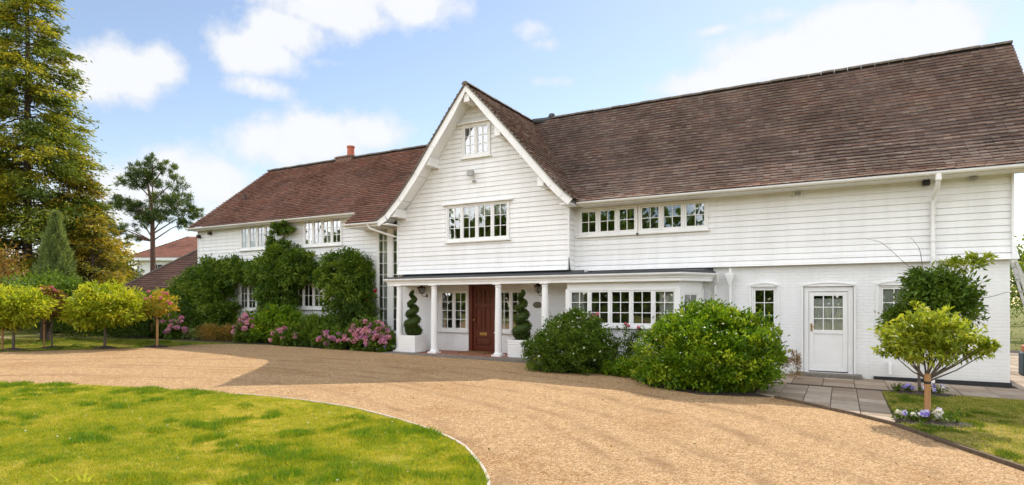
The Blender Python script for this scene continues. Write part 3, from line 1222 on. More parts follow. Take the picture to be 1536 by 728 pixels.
# segmental brick arches above the three openings
ar = MB()
for (u0, u1, zt) in ((-1.98, -1.38, 2.06), (-.80, .25, 2.05), (.75, 1.35, 2.06)):
    m = 10
    e0, e1, rise = u0 - .05, u1 + .05, .07
    pts = [(e0 + (e1 - e0) * k / m, zt + .005 + rise * (1 - (2 * k / m - 1) ** 2)) for k in range(m + 1)]
    for (ua, za), (ub, zb) in zip(pts[:-1], pts[1:]):
        ar.prism([(ua, -.004, zt), (ub, -.004, zt), (ub, -.004, zb), (ua, -.004, za)][::1], [(ua, -.03, zt), (ub, -.03, zt), (ub, -.03, zb), (ua, -.03, za)][::1])
        ar.prism([(ua, -.002, za), (ub, -.002, zb), (ub, -.002, zb + .028), (ua, -.002, za + .028)], [(ua, -.048, za), (ub, -.048, zb), (ub, -.048, zb + .028), (ua, -.048, za + .028)])
    ar.box(u0 - .05, u0 - .002, -.03, -.003, .95 if u1 - u0 < .8 else 0, zt)
    ar.box(u1 + .002, u1 + .05, -.03, -.003, .95 if u1 - u0 < .8 else 0, zt)
ar.build('arch', M['paint'], HOUSE)
for k, u0 in enumerate((-1.98, .75)):
    w_ = window(F0, u0, u0 + .6, .95, 2.06, 1, 2, 3, ['small arched window left of the side door', 'small arched window right of the side door'][k], n0=-.05)
    if k:
        curtain(F0, u0 + .06, u0 + .54, 1.0, 1.98, -.14, w_, M['curtain'], 'blind', .3, .004)
pm = MB()
pm.box(.65, 3.135, -.035, -.004, -.3, -.025)
pm.box(3.112, 3.135, -.004, 5, -.3, -.025)
pm.build('plinth', M['plinth'], HOUSE)

# --- gable walls
FG = fr_facade(GAB_Y)


def gspan(z):
    zz = min(8.0, z + .02)
    inset = .12
    r = 6.77 - 9.85
    a = GAX - min(inv(GL, max(4.36, zz + .15)), 12.9 + GAX) if zz > 4.2 else -12.9
    b = GAX + min(inv(GR, max(4.5, zz + .15)), 3.08)
    return (max(-12.9, a), min(-6.77, b))


G1 = (-10.95, -8.68, 3.58, 4.72)
G2 = (-10.36, -9.33, 6.16, 7.18)
gh = [(G1[0] + .02, G1[1] - .02, G1[2] + .02, G1[3] - .02), (G2[0] + .02, G2[1] - .02, G2[2] + .02, G2[3] - .02)]
wb = MB()
boards(wb, FG, -12.9, -6.77, ZB + .02, 7.98, gh, span=gspan, kick=.07)
# backing sheet a little inside, in strips so it has the openings too
zs = [ZB + .03, G1[2] + .02, G1[3] - .02, 5.5, G2[2] + .02, G2[3] - .02, 7.95]
zz = []
for a, b in zip(zs[:-1], zs[1:]):
    k = max(1, int((b - a) / .3))
    zz += [(a + (b - a) * i / k, a + (b - a) * (i + 1) / k) for i in range(k)]
for za, zb in zz:
    zm = (za + zb) / 2
    a0, b0 = gspan(za)
    a1, b1 = gspan(zb)
    hs = [(h[0], h[1]) for h in gh if h[2] < zm < h[3]]
    cur = (a0, a1)
    for h in hs:
        wb.poly([(cur[0], GAB_Y + .03, za), (h[0], GAB_Y + .03, za), (h[0], GAB_Y + .03, zb), (cur[1], GAB_Y + .03, zb)])
        cur = (h[1], h[1])
    wb.poly([(cur[0], GAB_Y + .03, za), (b0, GAB_Y + .03, za), (b1, GAB_Y + .03, zb), (cur[1], GAB_Y + .03, zb)])
for h in gh:
    wb.box(h[0] - .03, h[0], GAB_Y + .031, GAB_Y + .2, h[2], h[3])
    wb.box(h[1], h[1] + .03, GAB_Y + .031, GAB_Y + .2, h[2], h[3])
    wb.box(h[0] - .03, h[1] + .03, GAB_Y + .031, GAB_Y + .2, h[2] - .03, h[2] - .001)
    wb.box(h[0] - .03, h[1] + .03, GAB_Y + .031, GAB_Y + .2, h[3] + .001, h[3] + .03)
# return wall and corner boards
FS, LS = fr_line((-6.77, GAB_Y), (-6.77, .0))
boards(wb, FS, 0.0, LS - .03, ZB + .02, 4.42, kick=.05)
wb.box(-6.80, -6.735, GAB_Y - .035, GAB_Y + .03, ZB + .36, 4.45)
wb.box(-12.94, -12.88, GAB_Y - .035, GAB_Y + .03, ZB + .36, 4.6)
wb.poly([(-12.95, GAB_Y - .125, ZB + .024), (-12.95, GAB_Y + .1, ZB + .024), (-6.7, GAB_Y + .1, ZB + .024), (-6.7, GAB_Y - .125, ZB + .024)])
wb.box(-12.9, -12.86, GAB_Y + .04, .02, ZB + .03, 4.6)
wb.build('weatherboard_wall', M['boards'], HOUSE)
WG1 = window(FG, *G1, 4, 2, 3, 'four light window in the middle of the gable', n0=.02, hood=True)
for k in range(4):
    c = .05
    w = (G1[1] - G1[0] - .10 - .108) / 4
    u = G1[0] + c + k * (w + .036)
    curtain(FG, u + .04, u + w - .04, 4.36, 4.64, -.06, WG1, M['curtain'], 'blind', .4, .004)
window(FG, *G2, 2, 2, 3, 'small two light window near the gable peak', n0=.02, hood=True, casing=.07)

# --- porch wall, porch and bay
PW = MB()
FE = fr_facade(-.33)
wall_cells(PW, FE, -12.9, -11.62, -.3, 2.6, [])
wall_cells(PW, FE, -8.30, -6.3, -.3, 2.6, [])
wall_cells(PW, fr_facade(0.0), -11.62, -8.30, -.3, 2.6, [(-11.50, -10.45, .78, 2.04), (-10.40, -9.42, .10, 2.30), (-9.36, -8.38, .78, 2.04)])
PW.box(-11.62, -11.60, -.33, .01, -.3, 2.6)
PW.box(-8.32, -8.30, -.33, .01, -.3, 2.6)
PW.build('porch_wall', M['brick'], HOUSE)
FP = fr_facade(0.0)
window(FP, -11.52, -10.43, .76, 2.06, 2, 2, 4, 'tall paned window left of the front door', n0=.0)
window(FP, -9.38, -8.36, .76, 2.06, 2, 2, 4, 'tall paned window right of the front door', n0=.0)
mb = MB()
fd = FP
mb.fbox(fd, -10.40, -10.27, FL, 2.27, -.16, .02)
mb.fbox(fd, -9.50, -9.42, FL, 2.27, -.16, .02)
mb.fbox(fd, -10.27, -9.50, 2.20, 2.27, -.16, .02)
mb.build('door_frame', M['mahogany'], HOUSE, bevel=.004)
mb = MB()
a, b, z0, z1, o, i_ = -10.265, -9.505, FL + .02, 2.195, -.04, -.085
st = .10
mb.fbox(fd, a, a + st, z0, z1, i_, o)
mb.fbox(fd, b - st, b, z0, z1, i_, o)
mid = (a + b) / 2
rails = [(z0, z0 + .16), (z0 + .42, z0 + .66), (1.52, 1.64), (z1 - .13, z1)]
for r0, r1 in rails:
    mb.fbox(fd, a + st, b - st, r0, r1, i_, o)
for (q0, q1) in ((rails[1][1], rails[2][0]), (rails[2][1], rails[3][0])):
    mb.fbox(fd, mid - .05, mid + .05, q0, q1, i_, o)
DOOR = mb.build('front_door', M['mahogany'], HOUSE, bevel=.004)
DOOR['label'] = 'panelled dark red mahogany front door'
for (x0, x1) in ((a + st, mid - .05), (mid + .05, b - st)):
    for (q0, q1) in ((rails[1][1], rails[2][0]), (rails[2][1], rails[3][0])):
        p = MB()
        p.fbox(fd, x0, x1, q0, q1, i_, o - .028)
        p.fbox(fd, x0 + .045, x1 - .045, q0 + .045, q1 - .045, o - .028, o - .008)
        p.build('panel', M['mahogany'], DOOR, bevel=.012)
p = MB()
p.fbox(fd, a + st, b - st, rails[0][1], rails[1][0], i_, o - .028)
p.fbox(fd, a + st + .045, b - st - .045, rails[0][1] + .045, rails[1][0] - .045, o - .028, o - .008)
p.build('panel', M['mahogany'], DOOR, bevel=.012)
p = MB()
c = rails[1][0] + .12
p.fbox(fd, mid - .13, mid + .13, c - .045, c + .045, o, o + .012)
p.fbox(fd, mid - .10, mid + .10, c - .022, c + .022, o + .012, o + .018)
p.build('letterbox', M['brass'], DOOR, bevel=.004)
p = MB()
p.lathe((0, 0, 0), [(.0, 0), (.02, 0), (.02, .012), (.012, .02), (.012, .03), (.026, .045), (.03, .06), (.02, .075), (0, .078)], 14)
p.v = [fd(a + .055 + x, 1.12 + y, o + z) for (x, y, z) in p.v]
p.build('knob', M['brass'], DOOR, smooth=True)

# porch floor, step
pf = MB()
rs2 = random.Random(2)
for i in range(27):
    for j in range(7):
        x, y = -12.30 + i * .2, -1.38 + j * .2
        pf.prism([(x + .004, y + .004, FL - .02), (x + .196, y + .004, FL - .02), (x + .196, y + .196, FL - .02), (x + .004, y + .196, FL - .02)],
                 [(x + .004, y + .004, FL), (x + .196, y + .004, FL), (x + .196, y + .196, FL), (x + .004, y + .196, FL)], rs2.random())
PFL = pf.build('porch_floor', M['porch_tile'], HOUSE, tints=True)
st_ = MB()
for i in range(9):
    x0 = -12.55 + i * .62
    st_.box(x0 + .003, x0 + .617, -1.66, -1.385, -.2, FL + rs2.uniform(-.003, .003))
st_.box(-12.55, -12.305, -1.38, -.35, -.2, FL)
st_.box(-12.3, -6.97, -1.379, -.02, -.2, FL - .022)
st_.build('porch_step', M['stone'], HOUSE, bevel=.012)
mt = MB()
mt.box(-10.36, -9.40, -.72, -.10, FL + .002, FL + .028)
tag(mt.build('doormat', M['coir'], bevel=.006), 'brown coir doormat on the porch floor before the red front door', 'doormat')

CY = -1.12
for x in (-12.29, -10.94, -8.67, -7.18):
    p = MB()
    p.lathe((x, CY, FL), [(.0, .045), (.135, .045), (.14, .07), (.125, .095), (.108, .11), (.104, .15), (.104, .7), (.098, 1.2), (.086, 1.95), (.084, 1.98), (.098, 1.99), (.098, 2.01), (.086, 2.02), (.09, 2.045), (.118, 2.065), (0, 2.066)], 24)
    C_ = p.build('column', M['paint'], HOUSE, smooth=True)
    q = MB()
    q.box(x - .15, x + .15, CY - .15, CY + .15, FL + .001, FL + .047)
    q.build('column_base', M['paint'], C_, bevel=.004)
    q = MB()
    q.box(x - .125, x + .125, CY - .125, CY + .125, FL + 2.064, FL + 2.10)
    q.build('capital', M['paint'], C_, bevel=.004)

# cornice: beam, moulding and gutter follow porch and bay
CO = [(-12.72, -.20), (-12.72, -1.25), (-3.42, -1.25), (-2.86, -.28), (-2.86, -.01)]


def offset_line(pts, d):
    """offset an open polyline outwards (to the right of travel reversed)"""
    out = []
    for i, p in enumerate(pts):
        ns = []
        for a, b in ((i - 1, i), (i, i + 1)):
            if 0 <= a and b < len(pts):
                v = Vector((pts[b][0] - pts[a][0], pts[b][1] - pts[a][1])).normalized()
                ns.append(Vector((v.y, -v.x)))
        n = ns[0] if len(ns) == 1 else (ns[0] + ns[1]).normalized() / max(.3, (ns[0] + ns[1]).normalized().dot(ns[0]))
        out.append((p[0] + n.x * d, p[1] + n.y * d))
    return out


def sweep(mb, pts, prof):
    """prof: list of (outward offset, z), closed"""
    rings = []
    for d, z in prof:
        rings.append([(x, y, z) for x, y in offset_line(pts, d)])
    m = len(prof)
    for k in range(m):
        k2 = (k + 1) % m
        for i in range(len(pts) - 1):
            mb.poly([rings[k][i], rings[k2][i], rings[k2][i + 1], rings[k][i + 1]])
    mb.poly([r[0] for r in rings])
    mb.poly([r[-1] for r in rings][::-1])


mb = MB()
sg = -1
sweep(mb, CO, [(-.03, 2.205), (-.03, 2.29), (.0, 2.292), (.0, 2.31), (.02, 2.33), (.055, 2.36), (.07, 2.385), (.07, 2.41), (-.12, 2.41), (-.12, 2.205)])
mb.build('cornice', M['paint'], HOUSE)
mb = MB()
for i in range(len(CO) - 1):
    pass
# ceiling of the porch and flat lead roof, one plate each
cl = offset_line(CO, -.10)
mb.prism([(x, y, 2.235) for x, y in cl] , [(x, y, 2.26) for x, y in cl])
mb.build('porch_ceiling', M['paint'], HOUSE)
mb = MB()
lo = offset_line(CO, .045)
hi = offset_line(CO, .0)
mb.prism([(x, y, 2.413) for x, y in lo], [(x, max(y, -1.2) if y < -.5 else y, 2.475) for x, y in hi])
mb.prism([(-12.70, GAB_Y + .02, 2.476), (-12.70, -.95, 2.476), (-6.3, -.95, 2.476), (-6.3, GAB_Y + .02, 2.476)][::-1], [(-12.70, GAB_Y + .02, 2.58), (-12.70, -.60, 2.50), (-6.3, -.60, 2.50), (-6.3, GAB_Y + .02, 2.58)][::-1])
mb.prism([(-6.7, .0, 2.477), (-6.7, -.8, 2.477), (-3.3, -.8, 2.477), (-2.9, 0, 2.477)][::-1], [(-6.7, .0, 2.565), (-6.7, -.2, 2.54), (-3.1, -.2, 2.54), (-2.9, 0, 2.565)][::-1])
mb.build('lead_roof', M['lead'], HOUSE)

# bay
B0, B1, B2, B3 = (-6.95, -.2), (-6.53, -1.05), (-3.54, -1.05), (-3.16, -.2)
bw = MB()
bl = [(-6.95, 0.0), B0, B1, B2, B3, (-3.16, 0.0)]
for (p, q) in zip(bl[:-1], bl[1:]):
    f_, L = fr_line(p, q)
    bw.poly([f_(0, -.3, 0), f_(L, -.3, 0), f_(L, 1.02, 0), f_(0, 1.02, 0)])
    bw.poly([f_(0, -.3, -.2), f_(0, 1.02, -.2), f_(L, 1.02, -.2), f_(L, -.3, -.2)])
    bw.poly([f_(0, 1.02, 0), f_(L, 1.02, 0), f_(L, 1.02, -.2), f_(0, 1.02, -.2)])
bw.build('bay_wall', M['brick'], HOUSE)
bf = MB()
for (p, q) in zip(bl[:-1], bl[1:]):
    f_, L = fr_line(p, q)
    bf.fbox(f_, 0, L, 2.03, 2.235, -.10, .012)
for (x, y) in (B0, B1, B2, B3):
    bf.box(x - .05, x + .05, y - .035, y + .06, 1.03, 2.03)
bf.build('bay_frieze', M['paint'], HOUSE, bevel=.004)
FB, LB = fr_line(B1, B2)
WB_ = window(FB, .03, LB - .03, 1.04, 2.03, 5, 2, 3, 'five light bay window beside the porch', n0=.0, casing=.05)
fb2, L2 = fr_line(B2, B3)
window(fb2, .05, L2 - .05, 1.04, 2.03, 1, 2, 3, 'narrow angled side of the bay window', n0=.0, casing=.13)
fb3, L3 = fr_line(B0, B1)
window(fb3, .05, L3 - .05, 1.04, 2.03, 1, 2, 3, 'narrow angled left side of the bay window', n0=.0, casing=.13)
curtain(FB, .08, .42, 1.06, 1.98, -.14, WB_, M['curtain'], 'curtain', .08, .02)
curtain(FB, LB - .52, LB - .1, 1.06, 1.98, -.16, WB_, M['curtain'], 'curtain', .08, .02)

# --- left wing
LE = [(-21.42, -19.40, 3.80, 4.76), (-17.80, -15.83, 3.78, 4.78)]
LG = [(-21.45, -19.95, 1.38, 2.40), (-18.9, -16.70, 1.45, 2.42)]
ST = (-14.20, -12.86, .55, 4.32)
hl = [(a + .02, b - .02, c + .02, d - .02) for (a, b, c, d) in LE] + [(ST[0] + .02, ST[1] - .02, ST[2] + .02, ST[3] - .02)]
wb = MB()
boards(wb, F0, -24.17, -12.86, ZB, 4.80, hl)
wall_cells(wb, fr_facade(.02), -24.17, -12.86, -.3, 4.80, hl + [(a + .02, b - .02, c + .02, d - .02) for (a, b, c, d) in LG], .2)
wb.box(-24.20, -24.14, -.035, .04, ZB, 4.8)
wb.build('weatherboard_wall', M['boards'], HOUSE)
for k, q in enumerate(LE):
    w_ = window(F0, *q, 4, 2, 3, ['four light upper window far left behind the climber', 'four light upper window left of the stair window'][k], n0=.02)
    for j in ((0, 3), (0, 2))[k]:
        ww = (q[1] - q[0]) / 4
        curtain(F0, q[0] + ww * j + .07, q[0] + ww * j + ww - .07, q[2] + .08, q[3] - .07, -.10, w_, M['curtain'], 'curtain', .09, .015)
for k, q in enumerate(LG):
    window(F0, *q, (3, 4)[k], 2, 3 if k == 0 else 2, ['ground floor window between the two left climbers', 'ground floor window between the two right climbers'][k], n0=.02)
mb = MB()
mb.box(-21.45, -19.95, -.03, .012, .1, 1.32)
mb.build('panel', M['paint'], HOUSE)
W_ST = window(F0, ST[0], -13.60, ST[2], ST[3], 1, 2, 9, 'tall narrow stair window of many panes, left half', n0=.03, casing=.075, sill=False, sash=.035)
W_S2 = window(F0, -13.598, ST[1], ST[2], ST[3], 1, 2, 9, 'tall narrow stair window of many panes beside the gable', n0=.03, casing=.11, sill=False, sash=.035)
curtain(F0, -14.1, -13.80, .8, 4.2, -.15, W_ST, M['curtain'], 'curtain', .09, .02)
curtain(F0, -13.5, -13.1, .8, 4.2, -.15, W_S2, M['curtain'], 'curtain', .09, .02)
# eaves of the left wing
sf = MB()
sf.box(-24.3, -14.78, -.34, -.02, 4.72, 4.745)
sf.box(-24.3, -14.78, -.365, -.34, 4.71, 4.83)
sf.box(-14.72, -13.2, -.97, -.02, 4.20, 4.225)
sf.box(-14.74, -13.2, -1.0, -.97, 4.19, 4.33)
sf.prism([(-14.76, -.99, 4.20), (-14.72, -.99, 4.20), (-14.72, -.02, 4.20), (-14.76, -.02, 4.20)], [(-14.76, -.99, 4.325), (-14.72, -.99, 4.325), (-14.72, -.02, 5.05), (-14.76, -.02, 5.05)])
sf.build('soffit', M['paint'], HOUSE)
gutter([(-24.38, -.43, 4.80), (-14.80, -.43, 4.80)], HOUSE)
gutter([(-14.78, -1.06, 4.30), (-13.25, -1.06, 4.30)], HOUSE)
# verge of the left gable end
vb = MB()
for (a, za), (b, zb) in zip(LR[1:-1], LR[2:]):
    vb.prism([(-24.36, a, za - .16), (-24.36, b, zb - .16), (-24.36, b, zb - .005), (-24.36, a, za - .005)][::-1], [(-24.30, a, za - .16), (-24.30, b, zb - .16), (-24.30, b, zb - .005), (-24.30, a, za - .005)][::-1])
vb.build('bargeboard', M['paint'], HOUSE)
vb = MB()
for (a, za), (b, zb) in zip(RR[:-1], RR[1:]):
    vb.prism([(3.77, a, za - .2), (3.77, b, zb - .2), (3.77, b, zb - .005), (3.77, a, za - .005)][::-1], [(3.81, a, za - .2), (3.81, b, zb - .2), (3.81, b, zb - .005), (3.81, a, za - .005)][::-1])
vb.build('bargeboard', M['paint'], HOUSE)

# chimney and vent
cm = MB()
cm.box(-19.75, -18.8, 3.55, 4.05, 7.7, 8.17)
cm.box(-19.79, -18.76, 3.51, 4.09, 8.09, 8.14)
CH = cm.build('chimney', M['chimney'], HOUSE)
cm = MB()
cm.lathe((-19.08, 3.8, 8.17), [(0, 0), (.17, 0), (.16, .05), (.15, .36), (.175, .37), (.175, .44), (.12, .45), (0, .40)], 16)
cm.build('chimney_pot', M['terracotta'], CH, smooth=True)
cm = MB()
cm.tube([(-22.85, 1.3, 6.0), (-22.85, 1.3, 6.42)], .07, 12)
cm.build('vent_pipe', M['tile_left'], HOUSE)
# lead saddle where the ridges meet
cm = MB()
cm.tube([(-9.75, 3.2, 8.20), (-9.3, 3.45, 8.22), (-9.05, 3.5, 8.34)], [.09, .13, .07], 8)
cm.lathe((-9.12, 3.5, 8.28), [(0, 0), (.12, 0), (.14, .08), (.1, .17), (0, .2)], 10)
cm.build('ridge_saddle', M['lead'], HOUSE)

# downpipes
dp = MB()
dp.tube([(1.80, -.66, 4.38), (1.80, -.66, 4.28), (1.80, -.50, 4.12), (1.76, -.20, 3.98), (1.76, -.12, 3.9), (1.76, -.12, 2.95), (1.76, -.20, 2.68), (1.76, -.20, 2.5), (1.76, -.08, 2.34), (1.76, -.075, .2), (1.76, -.075, -.1)], .045, 12)
dp.tube([(1.80, -.66, 4.40), (1.80, -.66, 4.25)], .06, 12)
for z in (3.6, 3.0, 1.7, .6):
    dp.tube([(1.76, -.09 if z < 2.5 else -.12, z), (1.76, -.09 if z < 2.5 else -.12, z + .04)], .056, 12)
dp.build('downpipe', M['paint'], HOUSE, smooth=True)
dp = MB()
dp.tube([(-2.47, -.10, 2.54), (-2.47, -.10, 2.42)], .03, 10)
dp.lathe((-2.47, -.13, 2.10), [(0, 0), (.05, 0), (.055, .06), (.14, .25), (.14, .30), (.12, .31), (0, .30)], 4)
dp.tube([(-2.47, -.11, 2.12), (-2.47, -.08, -.1)], .042, 10)
dp.build('downpipe', M['paint'], HOUSE, smooth=True)
dp = MB()
dp.tube([(-2.76, -.25, 2.40), (-2.76, -.22, 2.28), (-2.78, -.10, 2.16), (-2.84, -.08, 2.08), (-2.84, -.08, -.1)], .038, 10)
dp.build('downpipe', M['paint'], HOUSE, smooth=True)
dp = MB()
dp.tube([(-13.7, -1.06, 4.27), (-13.65, -1.0, 4.12), (-13.2, -.55, 3.92), (-12.98, -.36, 3.84), (-12.98, -.36, 2.6)], .038, 10)
dp.build('downpipe', M['paint'], HOUSE, smooth=True)
dp = MB()
dp.tube([(.97, -.05, .30), (.97, -.07, .26), (.97, -.07, .04)], .035, 10)
dp.build('downpipe', M['paint'], HOUSE, smooth=True)


# wall lanterns
def lantern(x, y, z):
    sc_ = lambda m: setattr(m, 'v', [(x + (a - x) * .72, y + (b - y) * .72, z + .02 + (c - z) * .72) for a, b, c in m.v])
    mb = MB()
    mb.box(x + .10, x + .17, y - .025, y, z - .33, z - .19)
    mb.tube([(x + .135, y - .02, z - .26), (x + .12, y - .14, z - .30), (x + .04, y - .22, z - .28), (x, y - .22, z - .20), (x, y - .22, z - .16)], .012, 8)
    mb.tube([(x, y - .22, z - .18), (x, y - .22, z - .15)], .05, 8)
    ct, w0, w1, h0, h1 = (x, y - .22), .065, .125, z - .15, z + .08
    for sx, sy in ((1, 1), (1, -1), (-1, 1), (-1, -1)):
        mb.tube([(ct[0] + sx * w0, ct[1] + sy * w0, h0), (ct[0] + sx * w1, ct[1] + sy * w1, h1)], .009, 6)
    for (w, h) in ((w0, h0), (w1, h1)):
        q = [(ct[0] + sx * w, ct[1] + sy * w, h) for sx, sy in ((1, 1), (-1, 1), (-1, -1), (1, -1))]
        for a, b in zip(q, q[1:] + q[:1]):
            mb.tube([a, b], .011, 6)
    mb.lathe((ct[0], ct[1], h1), [(.205, 0), (.20, .012), (.13, .055), (.06, .10), (.035, .12), (.045, .14), (.02, .16), (.012, .19), (.02, .205), (0, .215)], 4)
    sc_(mb)
    L = mb.build('wall_lantern', M['bronze'], HOUSE)
    g = MB()
    q0 = [(ct[0] + sx * w0 * .96, ct[1] + sy * w0 * .96, h0 + .01) for sx, sy in ((1, 1), (-1, 1), (-1, -1), (1, -1))]
    q1 = [(ct[0] + sx * w1 * .96, ct[1] + sy * w1 * .96, h1 - .01) for sx, sy in ((1, 1), (-1, 1), (-1, -1), (1, -1))]
    for i in range(4):
        j = (i + 1) % 4
        g.poly([q0[i], q0[j], q1[j], q1[i]])
    sc_(g)
    g.build('pane', M['glass'], L)
    g = MB()
    g.lathe((ct[0], ct[1], h0), [(0, 0), (.018, 0), (.018, .09), (.03, .12), (.02, .16), (0, .17)], 10)
    sc_(g)
    g.build('bulb', M['lamp_glass'], L)


lantern(-11.90, -.33, 2.06)
lantern(-7.70, -.33, 2.06)
# oval plaque, bell, security fittings
mb = MB()
mb.tube([(-7.80, -.33, 1.60), (-7.80, -.352, 1.60)], .115, 24)
mb.v = [(-7.80 + (x + 7.80) * 1.25, y, 1.60 + (z - 1.60) * .8) for x, y, z in mb.v]
mb.build('plaque', M['slate'], HOUSE)
mb = MB()
mb.box(-11.40, -11.32, -.035, -.0, 1.50, 1.66)
mb.build('door_entry', M['black'], HOUSE, bevel=.006)
fl = MB()
fl.box(-10.08, -9.86, GAB_Y - .20, GAB_Y - .10, 5.56, 5.72)
fl.tube([(-9.97, GAB_Y - .03, 5.60), (-9.97, GAB_Y - .12, 5.62)], .03, 8)
FLO = fl.build('floodlight', M['rubber'], HOUSE, bevel=.01)
fl = MB()
fl.tube([(-9.90, GAB_Y - .03, 5.42), (-9.90, GAB_Y - .10, 5.38)], .045, 10)
fl.build('motion_sensor', M['rubber'], FLO)
mb = MB()
mb.box(-1.02, -.82, -.11, -.05, 4.22, 4.35)
SB = mb.build('bulkhead_light', M['paint'], HOUSE, bevel=.015)
mb = MB()
mb.box(-.99, -.85, -.125, -.11, 4.245, 4.325)
mb.build('lens', M['rubber'], SB)
mb = MB()
mb.box(1.57, 1.71, -.20, -.06, 4.24, 4.36)
mb.build('camera_box', M['black'], HOUSE, bevel=.02)
mb = MB()
mb.lathe((2.48, -.12, 4.26), [(0, 0), (.07, .03), (.08, .08), (.05, .12), (0, .12)], 12)
mb.build('dome_sensor', M['rubber'], HOUSE, smooth=True)
for x in (-24.05, -23.3):
    mb = MB()
    mb.box(x - .07, x + .07, -.16, -.02, 4.42 + (.1 if x > -24 else 0), 4.56 + (.1 if x > -24 else 0))
    mb.build('security_light', M['bronze'], HOUSE, bevel=.02)

# floors and partitions inside, so rooms read through the glass
inn = MB()
inn.box(-24.0, 2.8, .29, 7.2, 2.45, 2.55)
inn.box(-24.0, 2.8, .29, 7.2, .02, .06)
inn.box(-23.95, 2.8, 3.4, 3.5, .06, 2.45)
inn.box(-23.95, 2.8, 3.0, 3.1, 2.55, 5.6)
inn.box(-12.8, -6.9, -.38, .29, 2.60, 2.66)
for x in (-22.6, -18.9, -15.2, -8.1, -6.97, -2.6, .5):
    inn.box(x, x + .1, .45, 3.3, .06, 2.45)
    inn.box(x, x + .1, .45, 2.9, 2.55, 4.3)
inn.box(-11.5, -8.4, 3.6, 3.7, 5.2, 7.6)
inn.box(-12, -7.7, -.2, 3.0, 5.3, 5.4)
inn.build('interior_wall', M['room'], HOUSE)

# ------------------------------------------------------------------ plants
GREEN = dict(
    dark=m_leaf('leaf_dark', (.025, .055, .008), (.060, .115, .014), (.11, .165, .025)),
    mid=m_leaf('leaf_mid', (.045, .092, .008), (.105, .185, .015), (.18, .25, .03)),
    climber=m_leaf('leaf_climber', (.040, .090, .008), (.105, .185, .015), (.22, .29, .04)),
    choisya=m_leaf('leaf_choisya', (.060, .140, .006), (.155, .275, .012), (.33, .42, .025), rough=.42),
    lime=m_leaf('leaf_lime', (.14, .21, .010), (.32, .39, .022), (.50, .50, .045), trans=.48),
    wisteria=m_leaf('leaf_wisteria', (.13, .20, .012), (.27, .34, .025), (.45, .48, .06), trans=.42),
    gold=m_leaf('leaf_gold', (.085, .10, .012), (.28, .24, .022), (.52, .38, .03), trans=.35),
    conifer=m_leaf('leaf_conifer', (.065, .110, .016), (.18, .225, .024), (.48, .43, .035), trans=.40),
    juniper=m_leaf('leaf_juniper', (.10, .145, .05), (.19, .255, .085), (.30, .37, .13), trans=.35),
    pine=m_leaf('leaf_pine', (.032, .065, .018), (.085, .14, .03), (.18, .23, .05), trans=.25),
    orange=m_leaf('leaf_orange', (.14, .21, .015), (.36, .31, .028), (.60, .34, .04), trans=.40),
    red=m_leaf('leaf_reddish', (.10, .09, .02), (.24, .13, .04), (.34, .24, .06), trans=.35),
    fern=m_leaf('leaf_fern', (.10, .13, .015), (.24, .18, .035), (.34, .17, .045), trans=.35),
    far=m_leaf('leaf_far', (.045, .075, .015), (.10, .14, .025), (.19, .22, .045), trans=.25),
    box=m_leaf('leaf_box', (.028, .050, .007), (.062, .098, .012), (.105, .145, .02), trans=.2),
    grass=m_leaf('grass_blade', (.12, .235, .008), (.36, .375, .018), (.58, .50, .12), trans=.35),
    grass_side=m_leaf('grass_blade_dry', (.09, .16, .010), (.25, .27, .025), (.48, .40, .15), trans=.35),
)
PINK = m_leaf('petal_pink', (.56, .17, .26), (.72, .34, .42), (.66, .44, .52), trans=.3, tr_gain=1.0)
MAUVE = m_leaf('petal_mauve', (.46, .15, .36), (.60, .26, .48), (.55, .34, .48), trans=.3, tr_gain=1.0)
WHITE = m_leaf('petal_white', (.72, .72, .68), (.80, .80, .76), trans=.3, tr_gain=.9)
ROSE = m_leaf('petal_rose', (.62, .10, .20), (.72, .26, .34), (.75, .36, .40), trans=.3, tr_gain=1.0)
REDF = m_leaf('petal_red', (.50, .015, .015), (.62, .03, .03), trans=.3, tr_gain=1.0)
VIOLET = m_leaf('petal_violet', (.20, .14, .58), (.36, .30, .75), (.80, .78, .85), trans=.3, tr_gain=1.0)
ORANGEF = m_leaf('petal_orange', (.70, .28, .03), (.75, .45, .06), trans=.3, tr_gain=1.0)


def unit(v):
    return v / np.maximum(np.linalg.norm(v, axis=-1, keepdims=True), 1e-9)


def leaf_mesh(name, P, D, L, W, tint, mat, parent=None, cup=.18, shape='leaf'):
    """one folded four-cornered leaf per row"""
    n = len(P)
    D = unit(D)
    S = unit(np.cross(D, RNG.normal(size=(n, 3)) + np.array([0, 0, 1.2])))
    N = np.cross(S, D)
    L = np.broadcast_to(np.asarray(L, float), (n,))[:, None]
    W = np.broadcast_to(np.asarray(W, float), (n,))[:, None]
    v = np.empty((n, 4, 3))
    v[:, 0] = P
    v[:, 1] = P + D * L * .45 + S * W * .5 + N * L * cup
    v[:, 2] = P + D * L
    v[:, 3] = P + D * L * .45 - S * W * .5 + N * L * cup
    f = np.arange(n * 4)
    me = bpy.data.meshes.new(name)
    me.vertices.add(n * 4)
    me.vertices.foreach_set('co', v.reshape(-1).astype(np.float32))
    me.loops.add(n * 4)
    me.loops.foreach_set('vertex_index', f.astype(np.int32))
    me.polygons.add(n)
    me.polygons.foreach_set('loop_start', (np.arange(n) * 4).astype(np.int32))
    at = me.attributes.new('tint', 'FLOAT', 'FACE')
    at.data.foreach_set('value', np.broadcast_to(np.clip(tint, 0, 1), (n,)).astype(np.float32))
    me.update(calc_edges=True)
    return link(name, me, mat, parent)


